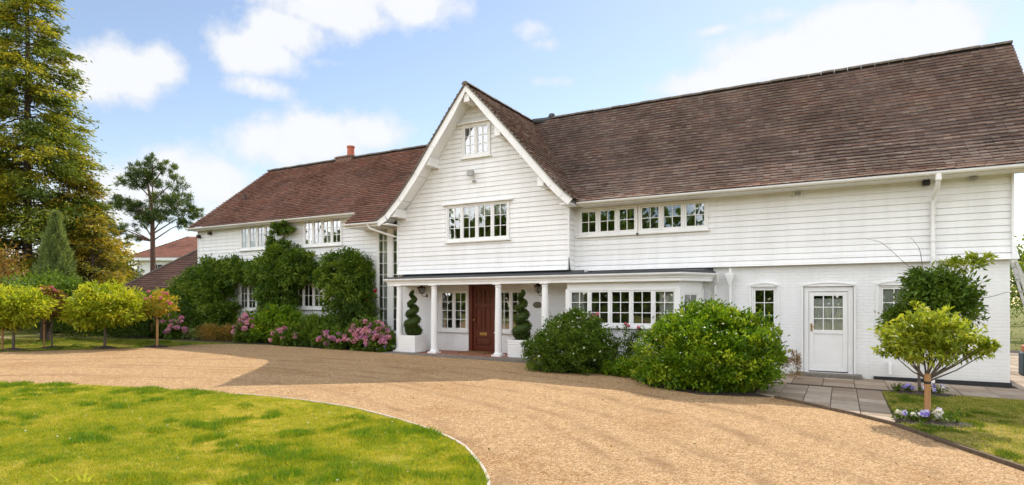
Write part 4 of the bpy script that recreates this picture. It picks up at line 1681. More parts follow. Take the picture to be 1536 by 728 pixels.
def clumps(blobs, n, k, spread=.16, shell=(.55, 1.0), up=.35, rnd=.6, droop=0.0, tvar=.22, tsun=0.0):
    """leaf bases and directions in k clumps over the given ellipsoids"""
    B = np.array(blobs, float)
    vol = (B[:, 3] * B[:, 4] + B[:, 4] * B[:, 5] + B[:, 3] * B[:, 5])
    which = RNG.choice(len(B), k, p=vol / vol.sum())
    d = unit(RNG.normal(size=(k, 3)))
    r = RNG.uniform(shell[0] ** 2, shell[1] ** 2, k) ** .5
    C = B[which, :3] + d * B[which, 3:] * r[:, None]
    cs = spread * B[which, 3:].mean(1)
    ct = np.clip(RNG.normal(.5, tvar, k), 0, 1)
    idx = RNG.integers(0, k, n)
    P = C[idx] + RNG.normal(size=(n, 3)) * cs[idx][:, None] * np.array([1, 1, .8])
    out = unit((C - B[which, :3]) / B[which, 3:])
    D = out[idx] + RNG.normal(size=(n, 3)) * rnd + np.array([0, 0, up - droop])
    T = ct[idx] + RNG.normal(size=n) * .13
    return P, D, T


def keep(sel, *arrs):
    return [a[sel] for a in arrs]


def stemset(name, paths, r0, r1, mat, parent, n=7):
    mb = MB()
    for p in paths:
        mb.tube(p, r0, n, r1)
    return mb.build(name, mat, parent, smooth=True)


# ---- turf blades on the island and on the side lawn


def turf(name, outline, dens, near, mat, base, seed, z0, hs=(.018, .045), far=12.0):
    xs = [p[0] for p in outline]
    ys = [p[1] for p in outline]
    n = int((max(xs) - min(xs)) * (max(ys) - min(ys)) * dens)
    rg = np.random.default_rng(seed)
    x, y = rg.uniform(min(xs), max(xs), n), rg.uniform(min(ys), max(ys), n)
    s = inside(outline, x, y)
    # only where the photograph can look: in front of the camera
    dx, dy = x - CAM.x, y - CAM.y
    depth = dx * -.4811 + dy * .8766
    rt = dx * .8766 + dy * .4811
    s &= (depth > 4.6) & (np.abs(rt) < depth * .95 + .8)
    s &= rg.random(n) < np.clip(near / np.maximum(depth, .1), .25, 1)
    for (mx, my) in ((1.12, -5.33), (1.33, -2.02)):
        s &= ((x - mx) / .56) ** 2 + ((y - my) / .42) ** 2 > rg.uniform(.75, 1.1, n)
    x, y, depth = x[s], y[s], depth[s]
    patch = vnoise(x, y, 1.6, seed + 1) * .5 + vnoise(x, y, 4.6, seed + 2) * .5
    patch = patch + rg.normal(0, .035, len(patch))
    lush = np.clip((.40 - patch) * 7, 0, 1)
    if seed == 5:
        lush = np.maximum(lush, np.clip((x + 6.2) * .8, 0, 1) * np.clip((.62 - patch) * 3, 0, .8))
    yel = np.clip((vnoise(x, y, .55, seed + 3) * .5 + vnoise(x, y, 2.6, seed + 4) * .5 - .35) * 1.9, 0, 1)
    fine = vnoise(x, y, 9.0, seed + 6) * .6 + vnoise(x, y, 21.0, seed + 7) * .4
    bare = np.clip((vnoise(x, y, 1.9, seed + 8) * .6 + vnoise(x, y, 6.5, seed + 9) * .4 - .66) * 5, 0, 1)
    m = len(x)
    h = rg.uniform(hs[0], hs[1], m) * (1 + lush * 1.3) * (.7 + fine * .7) * (1 - bare * .4)
    P = np.stack([x, y, -.15 - .016 * (np.clip(x, -32, 9) - 3.1) + z0], 1)
    D = np.stack([rg.normal(0, .55, m), rg.normal(0, .55, m), np.ones(m)], 1)
    T = (base + yel * .36) * (1 - lush) + .06 * lush + rg.normal(0, .12, m) + (fine - .5) * .55 + bare * .3
    o = leaf_mesh(name, P, D, h, .005 + depth * .0005, T, mat, None, cup=.05)
    return tag(o, kind='stuff')


turf('grass', island, 6200, 7.5, GREEN['grass'], .38, 5, .02)
turf('grass', rlawn, 4200, 8.0, GREEN['grass_side'], .56, 15, .008, (.014, .034))
# short turf along the far edge of the drive
fl_out = [(-21.3, -7.9), (-20.7, -6.85), (-20.15, -5.95), (-19.8, -4.98), (-19.65, -4.2), (-19.6, -3.2), (-19.0, -2.4), (-22.5, -3.05), (-25.4, -4.2), (-28, -6), (-28, -9.5), (-24, -9.6), (-22.6, -9.2)]
turf('grass', fl_out, 1500, 20, GREEN['grass_side'], .30, 25, .0, (.02, .045))

# ---- fallen leaves and daisies on lawn and drive
xx, yy = RNG.uniform(-13, 3, 900), RNG.uniform(-12.8, -2, 900)
on = inside(island, xx, yy)
k1 = np.where(on)[0][:70]
k2 = np.where(~on & inside(drive, xx, yy) & (yy > -12))[0][:110]
P = np.stack([xx[k1], yy[k1], -.15 - .016 * (xx[k1] - 3.1) + .06], 1)
tag(leaf_mesh('daisies', P, RNG.normal(size=(len(P), 3)) * np.array([1, 1, .15]), .022, .022, RNG.random(len(P)), WHITE, None, .05), kind='stuff')
P = np.stack([xx[k2], yy[k2], -.15 - .016 * (xx[k2] - 3.1) + .012], 1)
tag(leaf_mesh('fallen_leaves', P, RNG.normal(size=(len(P), 3)) * np.array([1, 1, .1]), RNG.uniform(.03, .06, len(P)), .025, RNG.random(len(P)), GREEN['red'], None, .1), kind='stuff')

# ---- garden path and planting far left
sheet('garden_path', [(-24.9, -6.6), (-25.2, -4.9), (-30, -3.4), (-40, -2), (-40, -4.5), (-31, -6.0)], m_simple('path_grit', (.30, .25, .20), .95, .2, 12), .006)


def tree_trunk(name, base, h, r0, r1, mat, parent, wob=.1, n=10, seed=0):
    rr = random.Random(seed)
    pts, rad_ = [], []
    m = 9
    for i in range(m + 1):
        t = i / m
        pts.append((base[0] + rr.uniform(-wob, wob) * (t > 0), base[1] + rr.uniform(-wob, wob) * (t > 0), base[2] + h * t - (.1 if i == 0 else 0)))
        rad_.append(r0 * (1.35 if i == 0 else 1) + (r1 - r0) * t)
    mb = MB()
    mb.tube(pts, rad_, n)
    return mb.build(name, mat, parent, smooth=True)


def conifer(label, x, y, top, low, rfun, trunk_r, mat, levels, per, cl, lf, L, W, group=None, seed=1, droop=.25, name='conifer_tree'):
    root = empty(name, (x, y, zg(x)), label, 'tree', group)
    tree_trunk('trunk', (x, y, zg(x)), top - zg(x) - .4, trunk_r, .03, M['bark_dark'], root, .04, seed=seed)
    rg = np.random.default_rng(seed)
    br = MB()
    Ps, Ds, Ts = [], [], []
    for i in range(levels):
        z = low + (top - low) * (i / levels) ** .95
        for k in range(per):
            az = rg.uniform(0, 2 * math.pi)
            R = rfun(z) * rg.uniform(.62, 1.08)
            rise = rg.uniform(.0, .25)
            pts = []
            for j in range(5):
                t = j / 4
                pts.append((x + math.cos(az) * R * t, y + math.sin(az) * R * t, z + R * (rise * t - droop * t * t * 1.4)))
            br.tube(pts, .035 * (R / 3) + .008, 4, .006)
            m = max(2, int(cl * R / 3))
            tt = rg.uniform(.22, 1.0, m) ** .75
            bt = np.clip(rg.normal(.46, .24), 0, 1)
            open_ = 1 - .60 * max(0, (z - low) / (top - low) - .25) / .75
            for t in tt:
                if rg.random() > open_:
                    continue
                c = np.array([x + math.cos(az) * R * t, y + math.sin(az) * R * t, z + R * (rise * t - droop * t * t * 1.4)])
                ct = np.clip(bt + rg.normal(0, .15), 0, 1)
                sp = np.array([.27, .27, .10]) * (R / 3 * .6 + .5)
                p = c + rg.normal(size=(lf, 3)) * sp
                d = np.array([math.cos(az), math.sin(az), -.32]) + rg.normal(size=(lf, 3)) * np.array([.5, .5, .3])
                Ps.append(p)
                Ds.append(d)
                Ts.append(ct + rg.normal(0, .12, lf))
    br.build('branch', M['bark_dark'], root)
    P, D, T = np.concatenate(Ps), np.concatenate(Ds), np.concatenate(Ts)
    s = P[:, 2] > zg(x) + .1
    leaf_mesh('crown', P[s], D[s], RNG.uniform(.6, 1.3, s.sum()) * L, W, T[s], mat, root)
    return root


conifer('towering golden tipped conifer reaching above the picture at the garden edge', -38.0, -.5, 23.0, 1.5, lambda z: .40 + (23 - z) * .215, .26, GREEN['conifer'], 96, 5, 12, 28, .27, .075, 'golden conifers', 3)
conifer('golden conifer only partly seen behind the towering one', -41.5, -6.4, 19.0, 1.5, lambda z: .5 + (19 - z) * .25, .3, GREEN['conifer'], 72, 5, 10, 24, .28, .075, 'golden conifers', 4)
conifer('broad yellow golden cypress standing behind the slim juniper', -37.0, 1.4, 10.0, .8, lambda z: min(2.9, .3 + (10.0 - z) * .42), .2, GREEN['gold'], 60, 5, 9, 24, .22, .075, 'golden conifers', 5)
conifer('bushy golden cypress between the juniper and the dark yew', -34.4, .9, 6.3, .6, lambda z: min(2.1, .3 + (6.3 - z) * .46), .15, GREEN['gold'], 44, 5, 9, 24, .19, .07, 'golden conifers', 6)
conifer('low golden conifer at the left edge beneath the towering one', -36.5, -4.2, 7.5, .6, lambda z: min(3.0, .3 + (7.5 - z) * .5), .15, GREEN['conifer'], 44, 5, 8, 16, .2, .12, 'golden conifers', 16)

# slim juniper
root = empty('juniper_tree', (-29.9, -2.8, zg(-29.9)), 'slim grey green juniper with a pointed top before the golden conifers', 'tree')
tree_trunk('trunk', (-29.9, -2.8, zg(-29.9)), 4.6, .09, .02, M['bark_dark'], root, .02)
n = 17000
t = RNG.random(n) ** 1.25
z = .5 + t * 5.0
prof = np.interp(t, [0, .12, .3, .6, .85, 1], [.74, .88, .82, .52, .22, .02])
az = RNG.uniform(0, 2 * math.pi, n)
lump = 1 + .16 * np.sin(az * 5 + z * 4.1) + .12 * np.sin(az * 9 - z * 7)
r = prof * lump * RNG.uniform(.55, 1.05, n) ** .6
P = np.stack([-29.9 + np.cos(az) * r, -2.8 + np.sin(az) * r, z], 1)
D = np.stack([np.cos(az) * .55, np.sin(az) * .55, np.full(n, 1.0)], 1) + RNG.normal(size=(n, 3)) * .28
leaf_mesh('crown', P, D, RNG.uniform(.12, .30, n), .035, .5 + .25 * (vnoise(az * 3, z * 3, 1.0, 3) - .5) * 2 + RNG.normal(0, .13, n), GREEN['juniper'], root)

# Scots pine
px_, py_ = -45.3, 10.4
root = empty('scots_pine', (px_, py_, zg(px_)), 'tall open pine with a bare reddish trunk behind the pink roofed house', 'tree')
mb = MB()
mb.tube([(px_ + .1, py_, .3), (px_ + .05, py_, 4), (px_, py_, 6.5), (px_ - .05, py_, 8.5), (px_ - .35, py_ - .1, 10.2), (px_ - .6, py_ - .2, 11.8)], [.24, .20, .17, .13, .08, .03], 10)
mb.build('trunk', M['bark_red'], root, smooth=True)
RV, FV = np.array([.8766, .4811, 0]), np.array([-.4811, .8766, 0])
pads = [(-.9, 0, 11.6, 1.0, .7), (.9, .3, 11.9, .8, .6), (.2, -.3, 12.2, .8, .5), (-1.6, .3, 10.8, 1.2, .6), (1.5, 0, 10.6, 1.1, .6), (-.2, .4, 10.9, 1.1, .6), (2.0, -.3, 9.3, 1.2, .65), (.6, .5, 9.4, 1.3, .65), (-1.9, -.2, 9.0, 1.1, .5),
        (2.7, .3, 8.5, .9, .5), (-.9, .3, 8.6, 1.2, .55), (1.2, -.4, 8.2, 1.2, .55), (-2.2, .2, 7.3, .9, .4), (-3.1, 0, 7.0, .9, .4), (-.6, -.5, 7.7, .9, .45), (-1.9, .3, 6.4, .8, .4), (2.0, .4, 7.7, .8, .4), (-2.4, -.3, 9.6, .6, .4), (-3.6, .2, 7.6, .5, .3)]
br = MB()
blobs = []
for (rx, fx, z, rr_, rz) in pads:
    c = np.array([px_, py_, z]) + RV * rx + FV * fx
    blobs.append((*c, rr_ * .84, rr_ * .84, rz * .80))
    a = (px_ - .05, py_, max(6.3, z - 1.0 - abs(rx) * .25))
    br.tube([a, tuple((np.array(a) * .4 + c * .6) + np.array([0, 0, .1])), tuple(c)], .06, 5, .015)
br.build('branch', M['bark_red'], root)
P, D, T = clumps(blobs, 26000, 360, .15, (.2, 1.08), .4, .7)
leaf_mesh('crown', P, D, RNG.uniform(.16, .30, len(P)), .045, T, GREEN['pine'], root)


def bush(label, loc, blobs, n, k, mat, L, W, cat='shrub', group=None, name='shrub', spread=.15, up=.3, rnd=.65, droop=0, shell=(.55, 1.0), stems=None, smat=None, wall=None, tvar=.22, part='foliage'):
    """a plant: foliage leaves (+ stems); blobs relative to loc"""
    root = empty(name, loc, label, cat, group)
    bl = [(b[0] + loc[0], b[1] + loc[1], b[2] + loc[2], b[3], b[4], b[5]) for b in blobs]
    P, D, T = clumps(bl, n, k, spread, shell, up, rnd, droop, tvar)
    s = P[:, 2] > loc[2] + .01
    P, D, T = keep(s, P, D, T)
    if wall is not None:
        over = P[:, 1] > wall
        P[over, 1] = wall - RNG.uniform(0, .12, over.sum())
        D[:, 1] = np.where(P[:, 1] > wall - .2, -np.abs(D[:, 1]), D[:, 1])
    leaf_mesh(part, P, D, RNG.uniform(.65, 1.3, len(P)) * L, RNG.uniform(.75, 1.2, len(P)) * W, T, mat, root)
    if stems:
        stemset('stem', [[(p[0] + loc[0], p[1] + loc[1], p[2] + loc[2]) for p in q] for q in stems[0]], stems[1], stems[2], smat or M['bark'], root)
    return root, bl


FLOWER = {}


def flower_mesh(kind, mat, n, r, pl, pw, flat=.7):
    """a head of n petals, radius r"""
    d = unit(RNG.normal(size=(n, 3)) + np.array([0, 0, .35]))
    P = d * r * np.array([1, 1, flat]) * RNG.uniform(.75, 1, n)[:, None]
    D = unit(np.cross(d, RNG.normal(size=(n, 3)))) + d * .35
    o = leaf_mesh('flower_head', P - D * pl * .5, D, pl, pw, RNG.uniform(0, 1, n), mat, None, cup=.08)
    FLOWER[kind] = o.data
    bpy.data.objects.remove(o)


flower_mesh('pink', PINK, 110, .085, .042, .042)
flower_mesh('mauve', MAUVE, 110, .085, .042, .042)
flower_mesh('white', WHITE, 14, .016, .028, .024, .5)
flower_mesh('rose', ROSE, 40, .040, .055, .055)
flower_mesh('red', REDF, 40, .045, .055, .055)
flower_mesh('whiterose', WHITE, 40, .038, .05, .05)
flower_mesh('violet', VIOLET, 7, .022, .045, .045, .6)
flower_mesh('orange', ORANGEF, 12, .030, .05, .035, .6)


def flowers(root, bl, kinds, count, upmin=-.1, front=True, smin=.8, smax=1.2, scale=1.0, off=1.02):
    """single flower heads on the seen side of a plant, each a part"""
    B = np.array(bl)
    c = 0
    tries = 0
    while c < count and tries < count * 60:
        tries += 1
        b = B[RNG.integers(len(B))]
        d = unit(RNG.normal(size=3))
        if d[2] < upmin or (front and d @ np.array([.25, -.95, .25]) < .1):
            continue
        p = b[:3] + d * b[3:] * off
        if np.any((((p - B[:, :3]) / B[:, 3:]) ** 2).sum(1) < .85):
            continue
        f = bpy.data.objects.new('flower_head', FLOWER[kinds[c % len(kinds)]])
        COL.objects.link(f)
        f.location = p
        f.rotation_euler = (RNG.uniform(-.5, .9), RNG.uniform(-.5, .5), RNG.uniform(0, 6.3))
        s = RNG.uniform(smin, smax) * scale
        f.scale = (s, s, s)
        put(f, root)
        c += 1


# ---- big shrubs at the front
b2 = (-2.42, -3.15, zg(-2.4))
root, bl = bush('large rounded evergreen shrub, the biggest, by the side path', b2, [(.02, 0, .80, 1.30, 1.30, .90), (-.48, -.5, .58, .92, .9, .74), (.55, -.55, .63, .88, .85, .78), (.1, -.75, .55, .95, .8, .65), (-.05, .1, 1.08, .95, .95, .62), (-.85, .2, .6, .58, .75, .66), (.90, .1, .7, .52, .75, .72), (.35, -.3, 1.25, .5, .5, .38), (-.5, -.3, 1.15, .45, .45, .35)],
                40000, 900, GREEN['choisya'], .085, .042, spread=.085, up=.45, rnd=.75, shell=(.72, 1.0), tvar=.28)
flowers(root, bl, ['white'], 30, .3, scale=.9)
b1 = (-5.85, -2.3, zg(-5.85))
root, bl = bush('rounded white flowering shrub next to the right planter', b1, [(0, 0, .65, .92, .9, .72), (-.45, -.45, .42, .66, .66, .5), (.45, -.4, .42, .66, .66, .52), (0, -.5, .55, .76, .62, .6), (.0, .05, 1.0, .62, .62, .48), (.55, .2, .4, .5, .5, .5)],
                38000, 800, GREEN['mid'], .058, .034, spread=.09, up=.3, rnd=.8, shell=(.7, 1.02))
flowers(root, bl, ['white'], 46, -.2, scale=1.15)
stems = []
for k in range(9):
    a = RNG.uniform(-1, 1)
    stems.append([(a * .3, 0, .9), (a * .6, -.1, 1.2), (a * .75 + .05, -.12, 1.42 + RNG.uniform(-.1, .12))])
stemset('twig', [[(p[0] + b1[0], p[1] + b1[1], p[2] + b1[2]) for p in q] for q in stems], .006, .003, M['bark'], root, 4)
# climbing roses under the bay window
rl = (-4.78, -1.75, zg(-4.78))
st = []
tips = []
for k in range(11):
    a, h = RNG.uniform(-.75, .75), RNG.uniform(.6, 1.45)
    st.append([(a * .15, 0, 0), (a * .45, -.05, h * .5), (a * .75, -.08, h * .8), (a, -.06, h)])
    tips += [(a * .6, -.06, h * .65, .12, .10, .12), (a * .9, -.07, h * .93, .13, .10, .10)]
root, bl = bush('straggly rose with a few pale blooms under the bay window', rl, tips + [(0, -.05, .45, .35, .25, .35), (.3, -.1, .3, .35, .25, .25)], 2600, 150, GREEN['mid'], .06, .036, 'rose', spread=.35, stems=(st, .010, .005), smat=GREEN['dark'], name='rose_bush')
flowers(root, bl, ['whiterose', 'rose', 'rose'], 9, 0, scale=1.0)
root, bl = bush('low dark green shrub tucked between the rose and the biggest shrub', (-4.15, -2.75, zg(-4.1)), [(0, 0, .18, .5, .4, .26), (-.4, .1, .15, .35, .35, .22), (.3, -.25, .18, .4, .35, .22)], 6500, 260, GREEN['choisya'], .07, .035, spread=.12)
root, bl = bush('small bushy plant with orange blooms under the rose', (-5.0, -2.25, zg(-5)), [(0, 0, .16, .32, .28, .2), (.25, .1, .2, .25, .2, .22)], 1500, 90, GREEN['mid'], .07, .03, 'flower')
flowers(root, bl, ['orange', 'orange', 'whiterose'], 6, 0, scale=1.0)

# ---- climbers on the left wing
def wallblobs(lst):
    return [(x, y, z, rx, ry, rz) for (x, y, z, rx, ry, rz) in lst]


root, bl = bush('broad leafy wisteria covering the far left end of the house wall', (0, 0, 0), [(-24.5, -.35, 1.5, .8, .75, 1.3), (-23.6, -.35, 2.4, .95, .7, .9), (-22.5, -.4, 2.75, 1.1, .75, .75), (-21.4, -.35, 2.9, .9, .6, .55), (-23.3, -.5, 1.3, 1.2, .85, 1.2), (-22.2, -.45, 1.6, .95, .8, 1.4), (-21.75, -.4, 1.0, .35, .6, 1.1), (-20.6, -.3, 2.85, .75, .45, .42), (-19.9, -.3, 2.75, .6, .45, .4)],
                30000, 620, GREEN['climber'], .16, .055, 'climber', 'wisteria climbers on the left wing', 'wisteria_climber', .12, .0, .6, .35, (.6, 1.02), wall=-.06)
st = [[(-22.6, -.3, 0), (-22.5, -.3, 1.2), (-22.0, -.3, 2.4), (-20.5, -.25, 2.8)]]
stemset('stem', st, .06, .03, M['bark'], root)
root, bl = bush('wisteria climbing to the gutter between the two left windows', (0, 0, 0), [(-18.75, -.4, .9, .82, .7, 1.0), (-18.75, -.4, 1.9, .86, .7, .8), (-18.6, -.45, 2.8, 1.35, .75, .7), (-17.6, -.4, 3.1, .85, .6, .55), (-19.5, -.4, 2.9, .75, .6, .5), (-18.6, -.35, 3.45, .8, .5, .45), (-18.85, -.25, 4.1, .42, .3, .5), (-18.6, -.3, 4.55, .5, .35, .22), (-19.1, -.3, 3.75, .4, .3, .3), (-17.0, -.3, 2.65, .5, .4, .35)],
                29000, 600, GREEN['climber'], .16, .055, 'climber', 'wisteria climbers on the left wing', 'wisteria_climber', .12, .0, .6, .35, (.6, 1.02), wall=-.06)
stemset('stem', [[(-18.6, -.2, 0), (-18.7, -.2, 1.6), (-18.5, -.18, 3.2), (-18.8, -.15, 4.6)]], .07, .03, M['bark'], root)
root, bl = bush('domed leafy climber beside the tall stair window', (0, 0, 0), [(-15.1, -.4, .9, .80, .7, 1.0), (-15.1, -.45, 1.9, .84, .75, .9), (-15.2, -.45, 2.72, 1.0, .75, .78), (-15.7, -.4, 2.55, .7, .65, .55), (-14.7, -.4, 2.5, .52, .65, .8), (-16.3, -.35, 2.6, .45, .45, .3), (-14.6, -.35, 1.6, .3, .5, .8)],
                28000, 600, GREEN['climber'], .13, .05, 'climber', 'wisteria climbers on the left wing', 'wisteria_climber', .11, .0, .6, .3, (.62, 1.02), wall=-.06)
stemset('stem', [[(-15.1, -.2, 0), (-15.2, -.2, 1.6), (-15.0, -.18, 3.0)]], .07, .03, M['bark'], root)

# ---- bed plants
def hydrangea(label, x, y, w, h, kinds, count, n=3600):
    z = zg(x)
    root, bl = bush(label, (x, y, z), [(0, 0, h * .48, w * .5, .42, h * .5), (-w * .28, -.1, h * .38, w * .3, .36, h * .4), (w * .28, -.1, h * .38, w * .3, .36, h * .4)], n, 150, GREEN['mid'], .12, .075, 'hydrangea', 'pink hydrangeas in the house bed', 'hydrangea', .16, .2, .6)
    flowers(root, bl, kinds, count, -.3, True, .85, 1.35)


hydrangea('mauve pink hydrangea farthest left, below the broad wisteria', -22.9, -1.9, 1.5, .95, ['pink', 'mauve', 'pink'], 26)
hydrangea('tall narrow hydrangea with pink heads below the left ground floor window', -19.05, -1.35, .95, 1.1, ['pink', 'pink', 'mauve'], 26)
hydrangea('low dusty pink hydrangea in front of the bright green shrub', -16.95, -1.42, 1.0, .66, ['pink'], 10, 2600)
hydrangea('small hydrangea with few pink heads beside the largest one', -14.75, -1.36, .9, .72, ['mauve', 'pink'], 14, 2400)
hydrangea('largest hydrangea crowded with pink heads near the porch', -13.42, -1.25, 1.5, .98, ['pink', 'mauve', 'pink', 'pink'], 58)
bush('bright green spreading shrub in the middle of the house bed', (-17.85, -1.05, zg(-17.8)), [(0, 0, .75, 1.1, .5, .6), (-.6, -.15, .55, .65, .5, .5), (.6, -.1, .6, .7, .5, .5), (0, -.2, 1.0, .7, .4, .36)], 9500, 300, GREEN['choisya'], .11, .05, spread=.12, up=.2)
bush('tufted reddish green ferny plant in the left of the bed', (-20.85, -1.45, zg(-20.8)), [(0, 0, .22, .8, .45, .26), (-.6, 0, .2, .5, .4, .24), (.55, 0, .2, .5, .4, .24)], 4200, 120, GREEN['fern'], .18, .02, 'fern', name='fern', up=.7)
bush('glossy dark shrub below the domed climber', (-14.35, -.95, zg(-14.4)), [(-.1, 0, .8, .5, .4, .7), (-.4, 0, .6, .45, .4, .55), (.15, -.1, .5, .38, .35, .45)], 6500, 220, GREEN['dark'], .12, .055, spread=.13)
bush('leafy shrub between the bright green shrub and the small hydrangea', (-15.85, -1.15, zg(-15.9)), [(0, 0, .5, .75, .42, .5), (-.5, -.1, .4, .5, .4, .4), (.5, -.1, .4, .45, .38, .38)], 5600, 200, GREEN['mid'], .16, .045, spread=.15, up=.5)
bush('grey green wispy shrub behind the low dusty hydrangea', (-16.5, -.8, zg(-16.5)), [(0, 0, .65, .6, .35, .42), (.3, 0, .6, .5, .35, .42)], 4800, 160, GREEN['juniper'], .07, .022, spread=.15)
bush('small rounded green shrub at the end of the porch step', (-12.98, -.95, zg(-12.8)), [(0, 0, .36, .34, .34, .4), (.1, -.25, .25, .28, .25, .28)], 3600, 130, GREEN['mid'], .06, .032, spread=.13)
root, bl = bush('low lavender coloured edging plant by the largest hydrangea', (-12.95, -1.48, zg(-13)), [(0, 0, .1, .5, .14, .14)], 1400, 60, GREEN['mid'], .08, .02, 'flower')
flowers(root, bl, ['violet'], 14, 0, scale=.9)
bush('dark evergreen shrub at the corner before the far left end of the house', (-25.0, -1.5, zg(-25)), [(0, 0, .7, .85, .7, .75), (.9, -.2, .6, .8, .65, .65), (1.6, .1, .75, .7, .6, .75)], 9000, 300, GREEN['dark'], .10, .045, spread=.12)
bush('low variegated plant at the front of the bed under the ferny plant', (-21.9, -1.75, zg(-21.9)), [(0, 0, .18, .4, .3, .2), (.35, 0, .15, .3, .25, .18)], 1600, 70, GREEN['juniper'], .08, .03)
# red climbing rose by the stair window
rx = (-14.15, -.35, zg(-13.9))
root, bl = bush('climbing rose with red blooms beside the stair window', rx, [(-.05, 0, 1.2, .28, .22, .5), (.0, 0, 1.75, .22, .18, .3), (-.2, 0, .8, .3, .25, .5)], 2600, 110, GREEN['mid'], .07, .04, 'rose', name='rose_bush', spread=.25, stems=([[(0, 0, 0), (.05, 0, .9), (.05, 0, 2.0)]], .014, .006))
flowers(root, bl, ['red'], 4, .2, scale=1.3)


# ---- standard trees with stakes
def standard(label, x, y, trunk_h, blobs, n, k, mat, L, W, cat='tree', name='standard_tree', group=None, lean=.05, tr=.035, branches=6, droop=0, up=.2):
    z = zg(x)
    root, bl = bush(label, (x, y, z), blobs, n, k, mat, L, W, cat, group, name, .15, up, .6, droop, (.45, 1.02), part='crown')
    mb = MB()
    mb.tube([(x, y, z - .05), (x + lean * .4, y, z + trunk_h * .5), (x + lean, y, z + trunk_h)], [tr * 1.3, tr, tr * .9], 8)
    mb.build('trunk', M['bark'], root, smooth=True)
    br = MB()
    for i in range(branches):
        b = bl[i % len(bl)]
        p = np.array(b[:3]) + unit(RNG.normal(size=3) + np.array([0, 0, .3])) * np.array(b[3:]) * .6
        a = np.array([x + lean, y, z + trunk_h - .05])
        br.tube([tuple(a), tuple(a * .45 + p * .55 + np.array([0, 0, -.06])), tuple(p)], tr * .55, 5, .006)
    br.build('branch', M['bark'], root)
    # mulch mound round the foot
    mm = MB()
    m = 14
    ring = [(x + math.cos(q * 2 * math.pi / m) * .42 * (1 + .15 * math.sin(q * 2.3)), y + math.sin(q * 2 * math.pi / m) * .36, z + .012) for q in range(m)]
    for q in range(m):
        mm.poly([ring[q], ring[(q + 1) % m], (x, y, z + .085)])
    tag(mm.build('mulch', M['soil'], smooth=True), kind='stuff')
    return root


def stake(label, x, y, h, r=.035, tx=None):
    z = zg(x)
    root = empty('tree_stake', (x, y, z), label, 'stake', 'wooden tree stakes')
    mb = MB()
    mb.tube([(x, y, z - .1), (x, y, z + h)], r, 12)
    mb.build('post', M['stake'], root, smooth=True)
    mb = MB()
    mb.tube([(x, y, z + h * .80), (x, y, z + h * .80 + .035)], r * 1.12, 12)
    if tx is not None:
        mb.tube([(x, y, z + h * .8 + .018), (tx[0], tx[1], z + h * .8 + .018)], .012, 6)
    mb.build('tie', M['black'], root)
    return root


standard('lime green standard tree cut off by the left edge', -21.67, -7.56, .85, [(0, 0, 1.35, .85, .85, .45), (-.5, -.2, 1.2, .6, .6, .4), (.5, .1, 1.25, .65, .6, .42), (.1, -.3, 1.05, .7, .6, .35)], 9000, 320, GREEN['lime'], .13, .055, group='clipped lime green standard trees', droop=.25)
stake('orange stake left of the tree at the left edge', -21.95, -7.72, 1.0, .03, (-21.65, -7.56))
standard('lime green standard tree between the two standard roses', -20.43, -5.66, .80, [(0, 0, 1.4, 1.05, .95, .5), (-.6, -.2, 1.2, .7, .7, .42), (.65, .1, 1.25, .7, .65, .45), (.1, -.4, 1.1, .85, .6, .38), (0, 0, 1.75, .6, .6, .3)], 13000, 420, GREEN['lime'], .13, .055, group='clipped lime green standard trees', droop=.25)


def standard_rose(label, x, y, h, blobs, leafmat, kinds, nf, tr=.022):
    root = standard(label, x, y, h, blobs, 2600, 130, leafmat, .085, .05, 'rose', 'standard_rose', 'standard roses on stakes', .02, tr, 5)
    bl = [(b[0] + x, b[1] + y, b[2] + zg(x), b[3], b[4], b[5]) for b in blobs]
    flowers(root, bl, kinds, nf, 0, True, .9, 1.4, .95)


standard_rose('thin standard rose with pink blooms beside the dark garden tree', -21.6, -6.59, .85, [(0, 0, 1.3, .42, .4, .42), (.05, -.1, 1.65, .3, .3, .25)], GREEN['red'], ['rose'], 7)
stake('stake left of the thin rose', -21.72, -6.75, .95, .026, (-21.6, -6.59))
standard_rose('standard rose with orange leaves and pink blooms', -19.73, -4.43, .95, [(0, 0, 1.45, .6, .55, .4), (-.3, -.1, 1.3, .4, .4, .3), (.35, -.05, 1.35, .4, .4, .3)], GREEN['orange'], ['rose'], 11, .03)
stake('stake right of the orange leaved rose', -19.58, -4.5, 1.15, .035, (-19.73, -4.43))

# wisteria standards on the side lawn
def wist_standard(label, x, y, stem_h, blobs, n, mat, L=.11, W=.035, seed=1):
    z = zg(x)
    root, bl = bush(label, (x, y, z), blobs, n, int(n / 16), mat, L, W, 'tree', 'wisteria standards on the side lawn', 'wisteria_standard', .17, .15, .8, .1, (.3, 1.06), part='crown')
    br = MB()
    rr = random.Random(seed)
    br.tube([(x + .02, y + .03, z - .05), (x + .0, y + .03, z + stem_h * .5), (x, y + .02, z + stem_h)], .026, 8, .022)
    for i in range(11):
        b = bl[i % len(bl)]
        p = np.array(b[:3]) + unit(RNG.normal(size=3)) * np.array(b[3:]) * .7
        a = np.array([x, y + .02, z + stem_h - rr.uniform(0, .08)])
        m = a * .5 + p * .5 + np.array([rr.uniform(-.05, .05), 0, -.08])
        br.tube([tuple(a), tuple(m), tuple(p)], .015, 6, .005)
    br.build('trunk', M['bark'], root, smooth=True)
    return root, bl


